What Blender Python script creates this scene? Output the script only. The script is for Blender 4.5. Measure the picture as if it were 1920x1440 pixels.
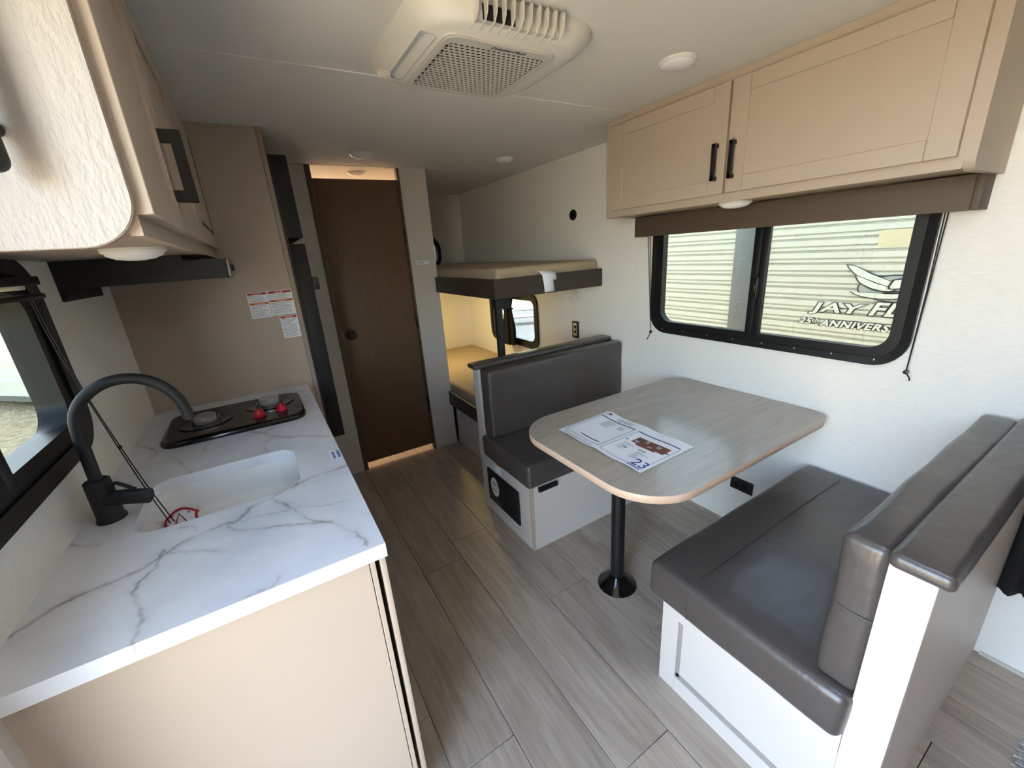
import bpy, bmesh, math, random
import numpy as np
from mathutils import Vector, Matrix

random.seed(7)
for o in list(bpy.data.objects): bpy.data.objects.remove(o)
scene = bpy.context.scene
COL = scene.collection

# ------------------------------------------------------------------ camera
cam_d = bpy.data.cameras.new('camera'); cam = bpy.data.objects.new('camera', cam_d); COL.objects.link(cam)
cam_d.sensor_width = 36.0; cam_d.lens = 765.789 * 36.0 / 1920.0
cam_d.clip_start = 0.02; cam_d.clip_end = 200
RC = [(0.84948243, -0.52352581, -0.06557686), (-0.21618863, -0.23199644, -0.94838817), (0.48129209, 0.81981607, -0.31025723)]
CAMLOC = (0.47992, -0.75894, 1.46033)
cam.matrix_world = Matrix(((RC[0][0], -RC[1][0], -RC[2][0], CAMLOC[0]), (RC[0][1], -RC[1][1], -RC[2][1], CAMLOC[1]),
                           (RC[0][2], -RC[1][2], -RC[2][2], CAMLOC[2]), (0, 0, 0, 1)))
scene.camera = cam

# ------------------------------------------------------------------ world, sun, exposure
world = bpy.data.worlds.new('sky_world'); scene.world = world; world.use_nodes = True
wn = world.node_tree; bg = wn.nodes['Background']
sky = wn.nodes.new('ShaderNodeTexSky'); sky.sky_type = 'NISHITA'
sky.sun_disc = False; sky.sun_elevation = math.radians(46); sky.sun_rotation = math.radians(0)
sky.air_density = 1.0; sky.dust_density = 1.0; sky.ozone_density = 1.0
hz = wn.nodes.new('ShaderNodeHueSaturation'); hz.inputs['Saturation'].default_value = .85      # thin haze
wn.links.new(sky.outputs[0], hz.inputs['Color']); wn.links.new(hz.outputs[0], bg.inputs['Color']); bg.inputs['Strength'].default_value = 0.80
sun_d = bpy.data.lights.new('sun', 'SUN'); sun_d.energy = 5.0; sun_d.angle = math.radians(0.6); sun_d.color = (1.0, 0.94, 0.84)
sun = bpy.data.objects.new('sun', sun_d); COL.objects.link(sun); sun.location = (1, 8, 9)
sun.rotation_euler = Vector((-0.05, -0.9, -0.95)).to_track_quat('-Z', 'Y').to_euler()
vs = scene.view_settings
vs.view_transform = 'Standard'; vs.look = 'None'; vs.gamma = 1.0; vs.use_curve_mapping = False
vs.exposure = 2.4

# ------------------------------------------------------------------ sizes (metres)
H = 2.0155; W = 2.3757; YR = 3.255; YF = -2.35; YB = 2.114; ZC = 0.90; CD = 0.5935; YP = 1.427
GZ = -0.75

# ------------------------------------------------------------------ materials
def lin(c):
    return tuple((v/12.92 if v <= .04045 else ((v+.055)/1.055)**2.4) for v in (c[0]/255, c[1]/255, c[2]/255)) + (1,)
MATS = {}
def mat(name, rgb, rough=.5, metal=0., bump=None, var=None, spec=None, coat=0., emit=None):
    m = bpy.data.materials.new(name); m.use_nodes = True; nt = m.node_tree; b = nt.nodes['Principled BSDF']
    b.inputs['Base Color'].default_value = lin(rgb); b.inputs['Roughness'].default_value = rough; b.inputs['Metallic'].default_value = metal
    if spec is not None: b.inputs['Specular IOR Level'].default_value = spec
    if coat: b.inputs['Coat Weight'].default_value = coat; b.inputs['Coat Roughness'].default_value = .15
    geo = None
    if bump or var: geo = nt.nodes.new('ShaderNodeNewGeometry')
    def noise(scale, stretch, detail=4):
        mp = nt.nodes.new('ShaderNodeMapping'); mp.inputs['Scale'].default_value = stretch
        nt.links.new(geo.outputs['Position'], mp.inputs['Vector'])
        n = nt.nodes.new('ShaderNodeTexNoise'); n.inputs['Scale'].default_value = scale; n.inputs['Detail'].default_value = detail
        nt.links.new(mp.outputs[0], n.inputs['Vector']); return n
    if var:                                              # (scale, stretch, amount) natural colour mottling
        n = noise(var[0], var[1]); r = nt.nodes.new('ShaderNodeValToRGB')
        c = lin(rgb); a = var[2]
        r.color_ramp.elements[0].position = .3; r.color_ramp.elements[1].position = .7
        r.color_ramp.elements[0].color = tuple(v*(1-a) for v in c[:3])+(1,); r.color_ramp.elements[1].color = tuple(min(1, v*(1+a)) for v in c[:3])+(1,)
        nt.links.new(n.outputs['Fac'], r.inputs[0]); nt.links.new(r.outputs[0], b.inputs['Base Color'])
    if bump:                                             # (scale, stretch, strength, distance)
        n = noise(bump[0], bump[1], 3); bp = nt.nodes.new('ShaderNodeBump')
        bp.inputs['Strength'].default_value = bump[2]; bp.inputs['Distance'].default_value = bump[3]
        nt.links.new(n.outputs['Fac'], bp.inputs['Height']); nt.links.new(bp.outputs[0], b.inputs['Normal'])
    if emit:
        b.inputs['Emission Color'].default_value = lin(emit[0]); b.inputs['Emission Strength'].default_value = emit[1]
    MATS[name] = m; return m
one = (1, 1, 1)
WALL = mat('linen_wall', (235, 232, 225), .75, bump=(260, (1, .35, 1), .35, .002), var=(120, (1, .3, 1.4), .03))
WALLX = mat('plain_wall', (204, 198, 188), .7, bump=(220, one, .2, .001))
CEIL = mat('ceiling_panel', (224, 221, 214), .8, bump=(300, one, .15, .001))
TAUPE = mat('taupe_laminate', (179, 163, 146), .45, bump=(180, one, .04, .001))
TAUPE2 = mat('taupe_edge', (160, 143, 127), .45)
BENCH = mat('pale_laminate', (203, 195, 187), .42, bump=(150, one, .05, .001))
GROOVE = mat('groove_grey', (150, 141, 133), .6)
TEXW = mat('textured_white_panel', (182, 175, 167), .6, bump=(110, (1, 1, .4), .9, .004))
BLACK = mat('black_plastic', (16, 16, 17), .42)
BLACKM = mat('matte_black', (22, 22, 23), .55, bump=(600, one, .08, .0005))
BLACKG = mat('black_gloss', (12, 11, 11), .12)
FRIDGE = mat('fridge_black', (16, 14, 13), .6)
BROWN = mat('brown_wood_door', (106, 81, 61), .5, var=(18, (6, 6, .5), .16), bump=(60, (4, 4, .3), .06, .001))
BROWN2 = mat('brown_jamb', (96, 78, 62), .5)
VINYL = mat('charcoal_vinyl', (72, 66, 63), .34, coat=.25, bump=(14, (1, 1.6, 1), .28, .012), var=(9, one, .06))
VINYLB = mat('charcoal_piping', (62, 56, 53), .45)
VAL = mat('valance_brown', (85, 71, 58), .6, bump=(500, one, .1, .0005))
RAILM = mat('bunk_rail_vinyl', (58, 48, 42), .55, bump=(400, one, .1, .0006), var=(12, one, .06))
MATT = mat('mattress_ticking', (172, 153, 127), .85, bump=(400, one, .2, .001))
WHITEP = mat('white_plastic', (222, 220, 215), .42)
ACW = mat('air_conditioner_white', (216, 212, 204), .5)
ACG = mat('air_conditioner_panel', (200, 196, 188), .5)
DARK = mat('dark_void', (14, 12, 12), .9)
SINKM = mat('sink_white', (235, 235, 230), .14)
CHROME = mat('burner_steel', (206, 202, 196), .3, metal=.7)
STEEL = mat('brushed_steel', (150, 145, 140), .35, metal=1.)
RED = mat('red_plastic', (178, 26, 44), .4)
CORDM = mat('black_cord', (24, 22, 21), .7)
PAPER = mat('paper_white', (236, 238, 242), .7)
INK = mat('ink_black', (36, 38, 44), .7)
INKG = mat('ink_grey', (150, 155, 165), .7)
INKB = mat('ink_blue', (60, 90, 135), .7)
INKD = mat('ink_deep_blue', (24, 60, 150), .7)
INKW = mat('ink_brown', (112, 66, 44), .7, var=(60, one, .4))
INKR = mat('ink_red', (176, 36, 40), .7)
INKO = mat('ink_orange', (206, 104, 44), .7)
LENS = mat('frosted_lens', (232, 230, 232), .35)
LAMPW = mat('lit_lens_warm', (255, 226, 190), .4, emit=((255, 224, 190), 95))
LAMPY = mat('lit_lens_bunk', (255, 220, 160), .4, emit=((255, 224, 146), 50))
TABEDGE = mat('table_edge_band', (206, 178, 156), .4)
CURT = mat('black_curtain', (8, 8, 9), .9)
RUGM = mat('woven_rug', (176, 172, 168), .95, var=(60, (1, 5, 1), .3), bump=(160, (1, 4, 1), .6, .004))
OUTW = mat('trailer_siding_white', (226, 222, 208), .4)
OUTB = mat('trailer_panel_beige', (222, 206, 170), .5)
OUTG = mat('trailer_moulding_grey', (118, 120, 120), .4)
DECD = mat('decal_dark', (48, 50, 54), .4)
DECW = mat('decal_white', (232, 230, 218), .4)
DECS = mat('decal_silver', (176, 178, 176), .4)
GRAV = mat('gravel', (208, 186, 146), .95, var=(9, one, .35), bump=(22, one, 1., .05))
PADGREY = mat('greyish', (128, 128, 126), .9, var=(5, one, .12), bump=(60, one, .3, .005))
ALU = mat('aluminium', (170, 172, 175), .35, metal=.9)
TAN2 = mat('bath_wall_cream', (232, 218, 200), .7)

def wood(name, c0, c1, c2, axis, rough, per_obj=.0, coat=0., fine=(55, 1.6), bumpk=.12):
    m = bpy.data.materials.new(name); m.use_nodes = True; nt = m.node_tree; b = nt.nodes['Principled BSDF']; L = nt.links.new
    geo = nt.nodes.new('ShaderNodeNewGeometry'); oi = nt.nodes.new('ShaderNodeObjectInfo')
    add = nt.nodes.new('ShaderNodeVectorMath'); add.operation = 'MULTIPLY_ADD'
    comb = nt.nodes.new('ShaderNodeCombineXYZ'); 
    for i in range(3): L(oi.outputs['Random'], comb.inputs[i])
    L(comb.outputs[0], add.inputs[0]); add.inputs[1].default_value = (13*per_obj, 29*per_obj, 7*per_obj); L(geo.outputs['Position'], add.inputs[2])
    def tex(kind, sc, along):
        mp = nt.nodes.new('ShaderNodeMapping'); s = [sc, sc, sc]; s[axis] = along; mp.inputs['Scale'].default_value = s
        L(add.outputs[0], mp.inputs['Vector'])
        n = nt.nodes.new('ShaderNodeTexNoise'); n.inputs['Scale'].default_value = 1; n.inputs['Detail'].default_value = 6; n.inputs['Roughness'].default_value = .62
        n.inputs['Distortion'].default_value = 1.2 if kind else .2
        L(mp.outputs[0], n.inputs['Vector']); return n
    n1 = tex(1, fine[0]*.16, fine[1]*.55); n2 = tex(0, fine[0], fine[1])
    ma = nt.nodes.new('ShaderNodeMath'); ma.operation = 'MULTIPLY_ADD'; ma.inputs[1].default_value = .55
    L(n1.outputs['Fac'], ma.inputs[0])
    mb = nt.nodes.new('ShaderNodeMath'); mb.operation = 'MULTIPLY'; mb.inputs[1].default_value = .45; L(n2.outputs['Fac'], mb.inputs[0]); L(mb.outputs[0], ma.inputs[2])
    r = nt.nodes.new('ShaderNodeValToRGB'); e = r.color_ramp.elements
    e[0].position = .36; e[0].color = lin(c0); e[1].position = .64; e[1].color = lin(c2); k = e.new(.5); k.color = lin(c1)
    L(ma.outputs[0], r.inputs[0])
    hs = nt.nodes.new('ShaderNodeHueSaturation'); mr = nt.nodes.new('ShaderNodeMapRange')
    mr.inputs['To Min'].default_value = 1-.10*bool(per_obj); mr.inputs['To Max'].default_value = 1+.10*bool(per_obj)
    L(oi.outputs['Random'], mr.inputs['Value']); L(mr.outputs[0], hs.inputs['Value']); L(r.outputs[0], hs.inputs['Color']); L(hs.outputs[0], b.inputs['Base Color'])
    b.inputs['Roughness'].default_value = rough
    if coat: b.inputs['Coat Weight'].default_value = coat; b.inputs['Coat Roughness'].default_value = .12
    bp = nt.nodes.new('ShaderNodeBump'); bp.inputs['Strength'].default_value = bumpk; bp.inputs['Distance'].default_value = .001
    L(n2.outputs['Fac'], bp.inputs['Height']); L(bp.outputs[0], b.inputs['Normal'])
    return m
PLANK = wood('oak_plank', (150, 136, 121), (170, 156, 140), (188, 174, 158), 1, .45, 1., fine=(75, 3.0))
TABLE = wood('table_laminate', (156, 148, 135), (168, 160, 147), (179, 171, 158), 0, .30, fine=(60, 4.0), bumpk=.02, coat=.3)

def glass(name, tint, gl):
    m = bpy.data.materials.new(name); m.use_nodes = True; nt = m.node_tree; nt.nodes.clear(); L = nt.links.new
    out = nt.nodes.new('ShaderNodeOutputMaterial'); t = nt.nodes.new('ShaderNodeBsdfTransparent'); g = nt.nodes.new('ShaderNodeBsdfGlossy')
    t.inputs['Color'].default_value = tint; g.inputs['Roughness'].default_value = .02; g.inputs['Color'].default_value = (1, 1, 1, 1)
    fr = nt.nodes.new('ShaderNodeFresnel'); fr.inputs['IOR'].default_value = 1.45
    gg = nt.nodes.new('ShaderNodeNewGeometry'); mm = nt.nodes.new('ShaderNodeMath'); mm.operation = 'SUBTRACT'; mm.use_clamp = True; L(fr.outputs[0], mm.inputs[0]); L(gg.outputs['Backfacing'], mm.inputs[1])
    mx = nt.nodes.new('ShaderNodeMixShader'); L(mm.outputs[0], mx.inputs[0]); L(t.outputs[0], mx.inputs[1]); L(g.outputs[0], mx.inputs[2]); L(mx.outputs[0], out.inputs[0])
    return m
GLASS = glass('tinted_window_glass', (.38, .39, .355, 1), .05)
GLASSC = glass('clear_window_glass', (.43, .44, .415, 1), .05)
GLASSD = glass('dark_window_glass', (.12, .12, .12, 1), .05)

def marble():
    m = bpy.data.materials.new('marble_laminate'); m.use_nodes = True; nt = m.node_tree; b = nt.nodes['Principled BSDF']; L = nt.links.new
    at = nt.nodes.new('ShaderNodeAttribute'); at.attribute_name = 'vein'
    geo = nt.nodes.new('ShaderNodeNewGeometry'); n = nt.nodes.new('ShaderNodeTexNoise'); n.inputs['Scale'].default_value = 5; n.inputs['Detail'].default_value = 5
    L(geo.outputs['Position'], n.inputs['Vector'])
    r = nt.nodes.new('ShaderNodeValToRGB'); r.color_ramp.elements[0].color = lin((210, 215, 222)); r.color_ramp.elements[0].position = .3
    r.color_ramp.elements[1].color = lin((231, 234, 238)); r.color_ramp.elements[1].position = .6; L(n.outputs['Fac'], r.inputs[0])
    mx = nt.nodes.new('ShaderNodeMix'); mx.data_type = 'RGBA'; L(at.outputs['Fac'], mx.inputs[0]); L(r.outputs[0], mx.inputs[6]); mx.inputs[7].default_value = lin((112, 106, 102)); L(mx.outputs[2], b.inputs['Base Color'])
    b.inputs['Roughness'].default_value = .3
    return m
MARBLE = marble()

# ------------------------------------------------------------------ builders
def tag(o, label=None, cat=None, group=None, kind=None):
    if label: o['label'] = label
    if cat: o['category'] = cat
    if group: o['group'] = group
    if kind: o['kind'] = kind
    return o
def thing(name, label, cat, loc, group=None):
    o = bpy.data.objects.new(name, None); COL.objects.link(o); o.location = loc; o.empty_display_size = .05
    return tag(o, label, cat, group)
def wloc(o):
    v = Vector(o.location)
    while o.parent: o = o.parent; v = v + Vector(o.location)
    return v
def link(name, me, m, parent=None, smooth=None):
    """mesh given in world coordinates; the object's origin goes to the middle of its base"""
    if m is not None and not me.materials: me.materials.append(m)
    o = bpy.data.objects.new(name, me); COL.objects.link(o)
    if len(me.vertices):
        co = np.empty(len(me.vertices)*3, 'f'); me.vertices.foreach_get('co', co); co = co.reshape(-1, 3)
        c = Vector(((co[:, 0].min()+co[:, 0].max())/2, (co[:, 1].min()+co[:, 1].max())/2, co[:, 2].min()))
        me.transform(Matrix.Translation(-c))
    else: c = Vector((0, 0, 0))
    if parent: o.parent = parent; o.location = c - wloc(parent)
    else: o.location = c
    if smooth is not None:
        for p in me.polygons: p.use_smooth = True
        if smooth < 180:
            try: me.set_sharp_from_angle(angle=math.radians(smooth))
            except Exception: pass
    return o
def bm_link(name, bm, m, parent=None, smooth=None):
    bmesh.ops.recalc_face_normals(bm, faces=bm.faces[:])
    me = bpy.data.meshes.new(name); bm.to_mesh(me); bm.free(); return link(name, me, m, parent, smooth)
def add_box(bm, x0, x1, y0, y1, z0, z1):
    v = [bm.verts.new(p) for p in ((x0,y0,z0),(x1,y0,z0),(x1,y1,z0),(x0,y1,z0),(x0,y0,z1),(x1,y0,z1),(x1,y1,z1),(x0,y1,z1))]
    for f in ((0,3,2,1),(4,5,6,7),(0,1,5,4),(1,2,6,5),(2,3,7,6),(3,0,4,7)): bm.faces.new([v[i] for i in f])
def box(name, x0, x1, y0, y1, z0, z1, m, parent=None, bev=0., seg=2):
    bm = bmesh.new(); add_box(bm, min(x0,x1), max(x0,x1), min(y0,y1), max(y0,y1), min(z0,z1), max(z0,z1))
    if bev: bmesh.ops.bevel(bm, geom=bm.edges[:], offset=bev, segments=seg, profile=.5, affect='EDGES')
    return bm_link(name, bm, m, parent, 40 if bev else None)
def boxes(name, lst, m, parent=None):
    bm = bmesh.new()
    for b in lst: add_box(bm, *b)
    return bm_link(name, bm, m, parent)
def rrect(x0, x1, y0, y1, r, n=6):
    r = max(1e-4, min(r, (x1-x0)/2-1e-4, (y1-y0)/2-1e-4)); P = []
    for cx, cy, a in ((x1-r, y1-r, 0), (x0+r, y1-r, 90), (x0+r, y0+r, 180), (x1-r, y0+r, 270)):
        for i in range(n+1):
            t = math.radians(a+90*i/n); P.append((cx+r*math.cos(t), cy+r*math.sin(t)))
    return P
MAPS = {'z': lambda a, b, c: (a, b, c), 'x': lambda a, b, c: (c, a, b), 'y': lambda a, b, c: (a, c, b)}
def loft(bm, loops, close0=True, close1=True):
    rows = [[bm.verts.new(p) for p in l] for l in loops]
    n = len(rows[0])
    for a, b in zip(rows, rows[1:]):
        for i in range(n): bm.faces.new((a[i], a[(i+1) % n], b[(i+1) % n], b[i]))
    if close0: bm.faces.new(rows[0][::-1])
    if close1: bm.faces.new(rows[-1])
    return rows
def prism(name, outline, axis, c0, c1, m, parent=None, bev=0., smooth=None):
    f = MAPS[axis]; bm = bmesh.new(); loft(bm, [[f(a, b, c0) for a, b in outline], [f(a, b, c1) for a, b in outline]])
    if bev:
        bmesh.ops.recalc_face_normals(bm, faces=bm.faces[:])
        ed = [e for e in bm.edges if len(e.link_faces) == 2 and max(len(fc.verts) for fc in e.link_faces) > 4]
        bmesh.ops.bevel(bm, geom=ed, offset=bev, segments=2, profile=.5, affect='EDGES')
    return bm_link(name, bm, m, parent, smooth)
def ring(name, outer, inner, axis, c0, c1, m, parent=None, inner_c1=None):
    """flat frame between two outlines of equal count, thick from c0 to c1"""
    f = MAPS[axis]; ic = c1 if inner_c1 is None else inner_c1
    bm = bmesh.new(); L = [[f(a, b, c) for a, b in P] for P, c in ((outer, c0), (outer, c1), (inner, ic), (inner, c0))]
    rows = [[bm.verts.new(p) for p in l] for l in L]; n = len(rows[0])
    for k in range(4):
        a, b = rows[k], rows[(k+1) % 4]
        for i in range(n): bm.faces.new((a[i], a[(i+1) % n], b[(i+1) % n], b[i]))
    return bm_link(name, bm, m, parent, 35)
def lathe(name, prof, m, parent=None, center=(0, 0, 0), axis='z', n=32, smooth=40):
    bm = bmesh.new(); f = MAPS[axis]; ca, cb = {'z': (center[0], center[1]), 'x': (center[1], center[2]), 'y': (center[0], center[2])}[axis]
    cc = {'z': center[2], 'x': center[0], 'y': center[1]}[axis]
    loops = [[f(ca+max(r, 1e-4)*math.cos(2*math.pi*i/n), cb+max(r, 1e-4)*math.sin(2*math.pi*i/n), cc+h) for i in range(n)] for r, h in prof]
    loft(bm, loops); return bm_link(name, bm, m, parent, smooth)
def tube_bm(bm, pts, r, n=10, radii=None):
    pts = [Vector(p) for p in pts]; up = Vector((0, 0, 1)); rows = []; prev = None
    for i, p in enumerate(pts):
        d = (pts[min(i+1, len(pts)-1)]-pts[max(i-1, 0)]).normalized()
        if prev is None:
            u = d.cross(up if abs(d.z) < .9 else Vector((1, 0, 0))).normalized()
        else: u = (prev - d*prev.dot(d)).normalized()
        prev = u; v = d.cross(u); rr = radii[i] if radii else r
        rows.append([p+u*rr*math.cos(2*math.pi*k/n)+v*rr*math.sin(2*math.pi*k/n) for k in range(n)])
    loft(bm, rows)
def tube(name, pts, r, m, parent=None, n=10, radii=None):
    bm = bmesh.new(); tube_bm(bm, pts, r, n, radii); return bm_link(name, bm, m, parent, 50)
def spline(pts, k=8):
    P = [Vector(p) for p in pts]; P = [P[0]*2-P[1]]+P+[P[-1]*2-P[-2]]; out = []
    for i in range(1, len(P)-2):
        for j in range(k):
            t = j/k; a, b, c, d = P[i-1:i+3]
            out.append(.5*((2*b)+(c-a)*t+(2*a-5*b+4*c-d)*t*t+(3*b-a-3*c+d)*t**3))
    return out+[P[-2]]
def cushion(name, x0, x1, y0, y1, z0, z1, r, m, parent=None, puff=(0, 0, 0), wob=.0, n=12, seed=0):
    """padded block: rounded edges, faces swelling outwards a little"""
    rnd = random.Random(seed); ph = [rnd.uniform(0, 6) for _ in range(6)]
    lo = Vector((x0, y0, z0)); hi = Vector((x1, y1, z1)); c = (lo+hi)/2
    def ticks(a, b):
        L = b-a; e = min(r, L/2*.98); t = [0, e*.12, e*.35, e*.65, e]; mid = [e+(L-2*e)*i/n for i in range(1, n)]
        return [a+v for v in t+mid+[L-v for v in t[::-1]]]
    T = [ticks(lo[i], hi[i]) for i in range(3)]; bm = bmesh.new(); cache = {}
    e = [min(r, (hi[i]-lo[i])/2*.98) for i in range(3)]
    def V(i, j, k):
        if (i, j, k) in cache: return cache[(i, j, k)]
        p = Vector((T[0][i], T[1][j], T[2][k])); q = Vector([min(max(p[a], lo[a]+e[a]), hi[a]-e[a]) for a in range(3)])
        d = p-q
        if d.length > 1e-9:
            mx = max(abs(d[a])/e[a] for a in range(3)); p = q + Vector([d[a]/e[a] for a in range(3)]).normalized()*mx*r
            p = Vector([min(max(p[a], lo[a]), hi[a]) for a in range(3)])
        u = [(p[a]-c[a])/((hi[a]-lo[a])/2) for a in range(3)]
        for a in range(3):
            b1, b2 = (a+1) % 3, (a+2) % 3
            if not (a == 2 and u[2] < 0): p[a] += puff[a]*u[a]*(1-u[b1]**2)*(1-u[b2]**2)
            if wob and u[2] > -.9: p[a] += wob*math.sin(p[b1]*23+ph[a])*math.sin(p[b2]*19+ph[a+3])
        v = bm.verts.new(p); cache[(i, j, k)] = v; return v
    N = [len(t) for t in T]
    for a in range(3):
        b1, b2 = (a+1) % 3, (a+2) % 3
        for side in (0, N[a]-1):
            for i in range(N[b1]-1):
                for j in range(N[b2]-1):
                    q = []
                    for di, dj in ((0, 0), (1, 0), (1, 1), (0, 1)):
                        k = [0]*3; k[a] = side; k[b1] = i+di; k[b2] = j+dj; q.append(V(*k))
                    bm.faces.new(q)
    return bm_link(name, bm, m, parent, 180)
def text(name, s, size, m, parent, mw, shear=0., offset=0., extrude=.0006, spacing=1.):
    cu = bpy.data.curves.new(name, 'FONT'); cu.body = s; cu.size = size; cu.shear = shear; cu.offset = offset; cu.extrude = extrude; cu.space_character = spacing
    cu.resolution_u = 3
    t = bpy.data.objects.new(name+'_src', cu); COL.objects.link(t)
    me = bpy.data.meshes.new_from_object(t.evaluated_get(bpy.context.evaluated_depsgraph_get()))
    bpy.data.objects.remove(t); bpy.data.curves.remove(cu); me.name = name; me.materials.clear(); me.transform(mw)
    return link(name, me, m, parent)
def frame_mw(o, ex, ey):
    ex = Vector(ex).normalized(); ey = Vector(ey).normalized(); ez = ex.cross(ey)
    return Matrix(((ex.x, ey.x, ez.x, o[0]), (ex.y, ey.y, ez.y, o[1]), (ex.z, ey.z, ez.z, o[2]), (0, 0, 0, 1)))
def struct(o): o['kind'] = 'structure'; return o

# ------------------------------------------------------------------ room shell
T_ = .05
floor = struct(box('floor', -.05, W+.05, YF-.05, YR+.05, -.06, -.006, DARK))
pw = .2045; x_edges = [.665+pw*k for k in range(-4, 10)]
cross = {-4: .7, -3: .1, -2: .6, -1: .25, 0: .043, 1: .862, 2: -.215, 3: .407, 4: .05, 5: .556, 6: -.1, 7: .3, 8: .8}
PL = 1.22
for k, xa in enumerate(x_edges[:-1]):
    a = max(xa, 0)+.0008; b = min(xa+pw, W)-.0008
    if b-a < .01: continue
    y = cross.get(k-4, .2)
    while y > YF: y -= PL
    while y < YR:
        ya, yb = max(y, YF)+.0008, min(y+PL, YR)-.0008
        if yb-ya > .02: box('plank', a, b, ya, yb, -.008, 0, PLANK, floor, bev=.0012, seg=1)
        y += PL
VX0, VX1, VY0, VY1 = .98, 1.40, -.88, -.46      # unseen roof opening, added to bring skylight onto upward-facing surfaces
ceiling = struct(boxes('ceiling', [(-.05, W+.05, YF-.05, VY0, H, H+.05), (-.05, W+.05, VY1, YR+.05, H, H+.05), (-.05, VX0, VY0, VY1, H, H+.05), (VX1, W+.05, VY0, VY1, H, H+.05)], CEIL))
w5 = bpy.data.objects.new('added_roof_opening', None); COL.objects.link(w5); w5.location = (1.19, -.67, H); w5['kind'] = 'structure'
ring('added_opening_trim', rrect(VX0-.03, VX1+.03, VY0-.03, VY1+.03, .03, 5), rrect(VX0+.004, VX1-.004, VY0+.004, VY1-.004, .02, 5), 'z', H+.06, H-.010, WHITEP, w5)
for i, ys in enumerate((.762, 1.98+.13, -.46)):
    struct(box('trim_%d' % (i+1), 0, W if ys > 0 else .94, ys-.007, ys+.007, H-.0025, H+.001, CEIL, bev=.001, seg=1))

def wall_with_holes(name, axis, c0, c1, a0, a1, holes, m, z0=0., z1=H):
    """wall slab in plane axis (x or y), from a0 to a1, with rectangular openings (a,b,za,zb)"""
    cuts = sorted(set([a0, a1]+[h[0] for h in holes]+[h[1] for h in holes])); L = []
    for p, q in zip(cuts, cuts[1:]):
        zs = [(z0, z1)]
        for h in holes:
            if h[0] <= p+1e-6 and h[1] >= q-1e-6:
                new = []
                for s, e in zs:
                    if h[2] > s: new.append((s, min(e, h[2])))
                    if h[3] < e: new.append((max(s, h[3]), e))
                zs = new
        for s, e in zs:
            if e-s > 1e-4: L.append((c0, c1, p, q, s, e) if axis == 'x' else (p, q, c0, c1, s, e))
    return struct(boxes(name, L, m))
DOOR_Y0, DOOR_Y1 = -1.06, -.32
wall_with_holes('wall_left', 'x', -T_, 0, YF, YR, [(.03, .72, 1.06, 1.50), (DOOR_Y0, DOOR_Y1, .0, 1.88)], WALL)
wall_with_holes('wall_right', 'x', W, W+T_, YF, YR, [(-.26, .805, 1.0, 1.59), (2.0, 2.735, .69, 1.08)], WALL)
wall_with_holes('wall_front', 'y', YF-T_, YF, -.05, W+.05, [], BROWN)
wall_with_holes('wall_rear', 'y', YR, YR+T_, -.05, W+.05, [(1.72, 2.08, 1.38, 1.6)], WALL)
# bathroom front wall with door opening, and its side wall towards the bunks
wall_with_holes('wall_bath', 'y', YB, YB+.035, .0, 1.608, [(.893, 1.418, 0, H)], WALLX)
struct(box('wall_bunk', 1.573, 1.608, YB+.035, YR, 0, H, WALLX))
wb = struct(boxes('wall_shower', [(.0, 1.573, YR-.02, YR-.001, 0, H), (.001, .02, YB+.036, YR-.021, 0, H)], TAN2))
# galley partition panel beside the refrigerator
wg = struct(box('wall_galley', .0, .638, YP, YP+.02, 0, H, TAUPE))
struct(box('trim_4', .618, .6385, YP-.004, YP+.021, 0, H, TAUPE2, bev=.002, seg=1))
struct(box('baseboard_right', W-.008, W, -.66, -2.3, 0, .012, WALLX))

# ------------------------------------------------------------------ windows
def window(name, axis_sign, c, y0, y1, z0, z1, r, fw, mull, depth, glass_c, panes, gm):
    """black framed window in an x-plane. frame stands proud of the wall into the room (axis_sign)"""
    root = bpy.data.objects.new(name, None); COL.objects.link(root); root.location = (c, (y0+y1)/2, z0); root['kind'] = 'structure'
    ring('window_frame', rrect(y0, y1, z0, z1, r, 8), rrect(y0+fw*.45, y1-fw*.45, z0+fw*.45, z1-fw*.45, r*.8, 8), 'x', c-axis_sign*.02, c+axis_sign*depth, BLACK, root, inner_c1=c+axis_sign*depth*.7)
    ring('sash_frame', rrect(y0+fw*.40, y1-fw*.40, z0+fw*.40, z1-fw*.40, r*.8, 8), rrect(y0+fw, y1-fw, z0+fw, z1-fw, r*.6, 8), 'x', glass_c-axis_sign*.01, c+axis_sign*depth*.4, BLACK, root)
    for (a, b) in panes: box('pane', glass_c-.002, glass_c+.002, a, b, z0+fw*.8, z1-fw*.8, gm, root)
    for (a, b) in mull:
        box('mullion', glass_c-.012, c+axis_sign*depth*.5, a, b, z0+fw*.7, z1-fw*.7, BLACK, root, bev=.004)
    return root
w1 = window('window_1', -1, W, -.289, .833, .968, 1.62, .105, .062, [(.225, .262), (.256, .292)], .018, W+.02, [(-.245, .24), (.26, .785)], GLASS)
box('latch', W-.03, W-.008, .245, .262, 1.19, 1.28, BLACK, w1, bev=.004)
box('latch', W-.042, W-.026, .248, .259, 1.22, 1.25, BLACK, w1, bev=.003)
for i in range(8): lathe('screw', [(.004, 0), (.004, -.002), (.002, -.003)], STEEL, w1, (W-.014, -.2+i*.135, .990), 'x', 8)
w2 = window('window_2', -1, W, 1.972, 2.765, .655, 1.115, .09, .06, [(2.45, 2.50)], .016, W+.02, [(2.02, 2.47), (2.48, 2.72)], GLASSC)
w3 = window('window_3', 1, 0, .0, .737, 1.043, 1.52, .10, .075, [(.30, .335)], .024, -.035, [(.05, .32), (.32, .69)], GLASSC)
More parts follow.
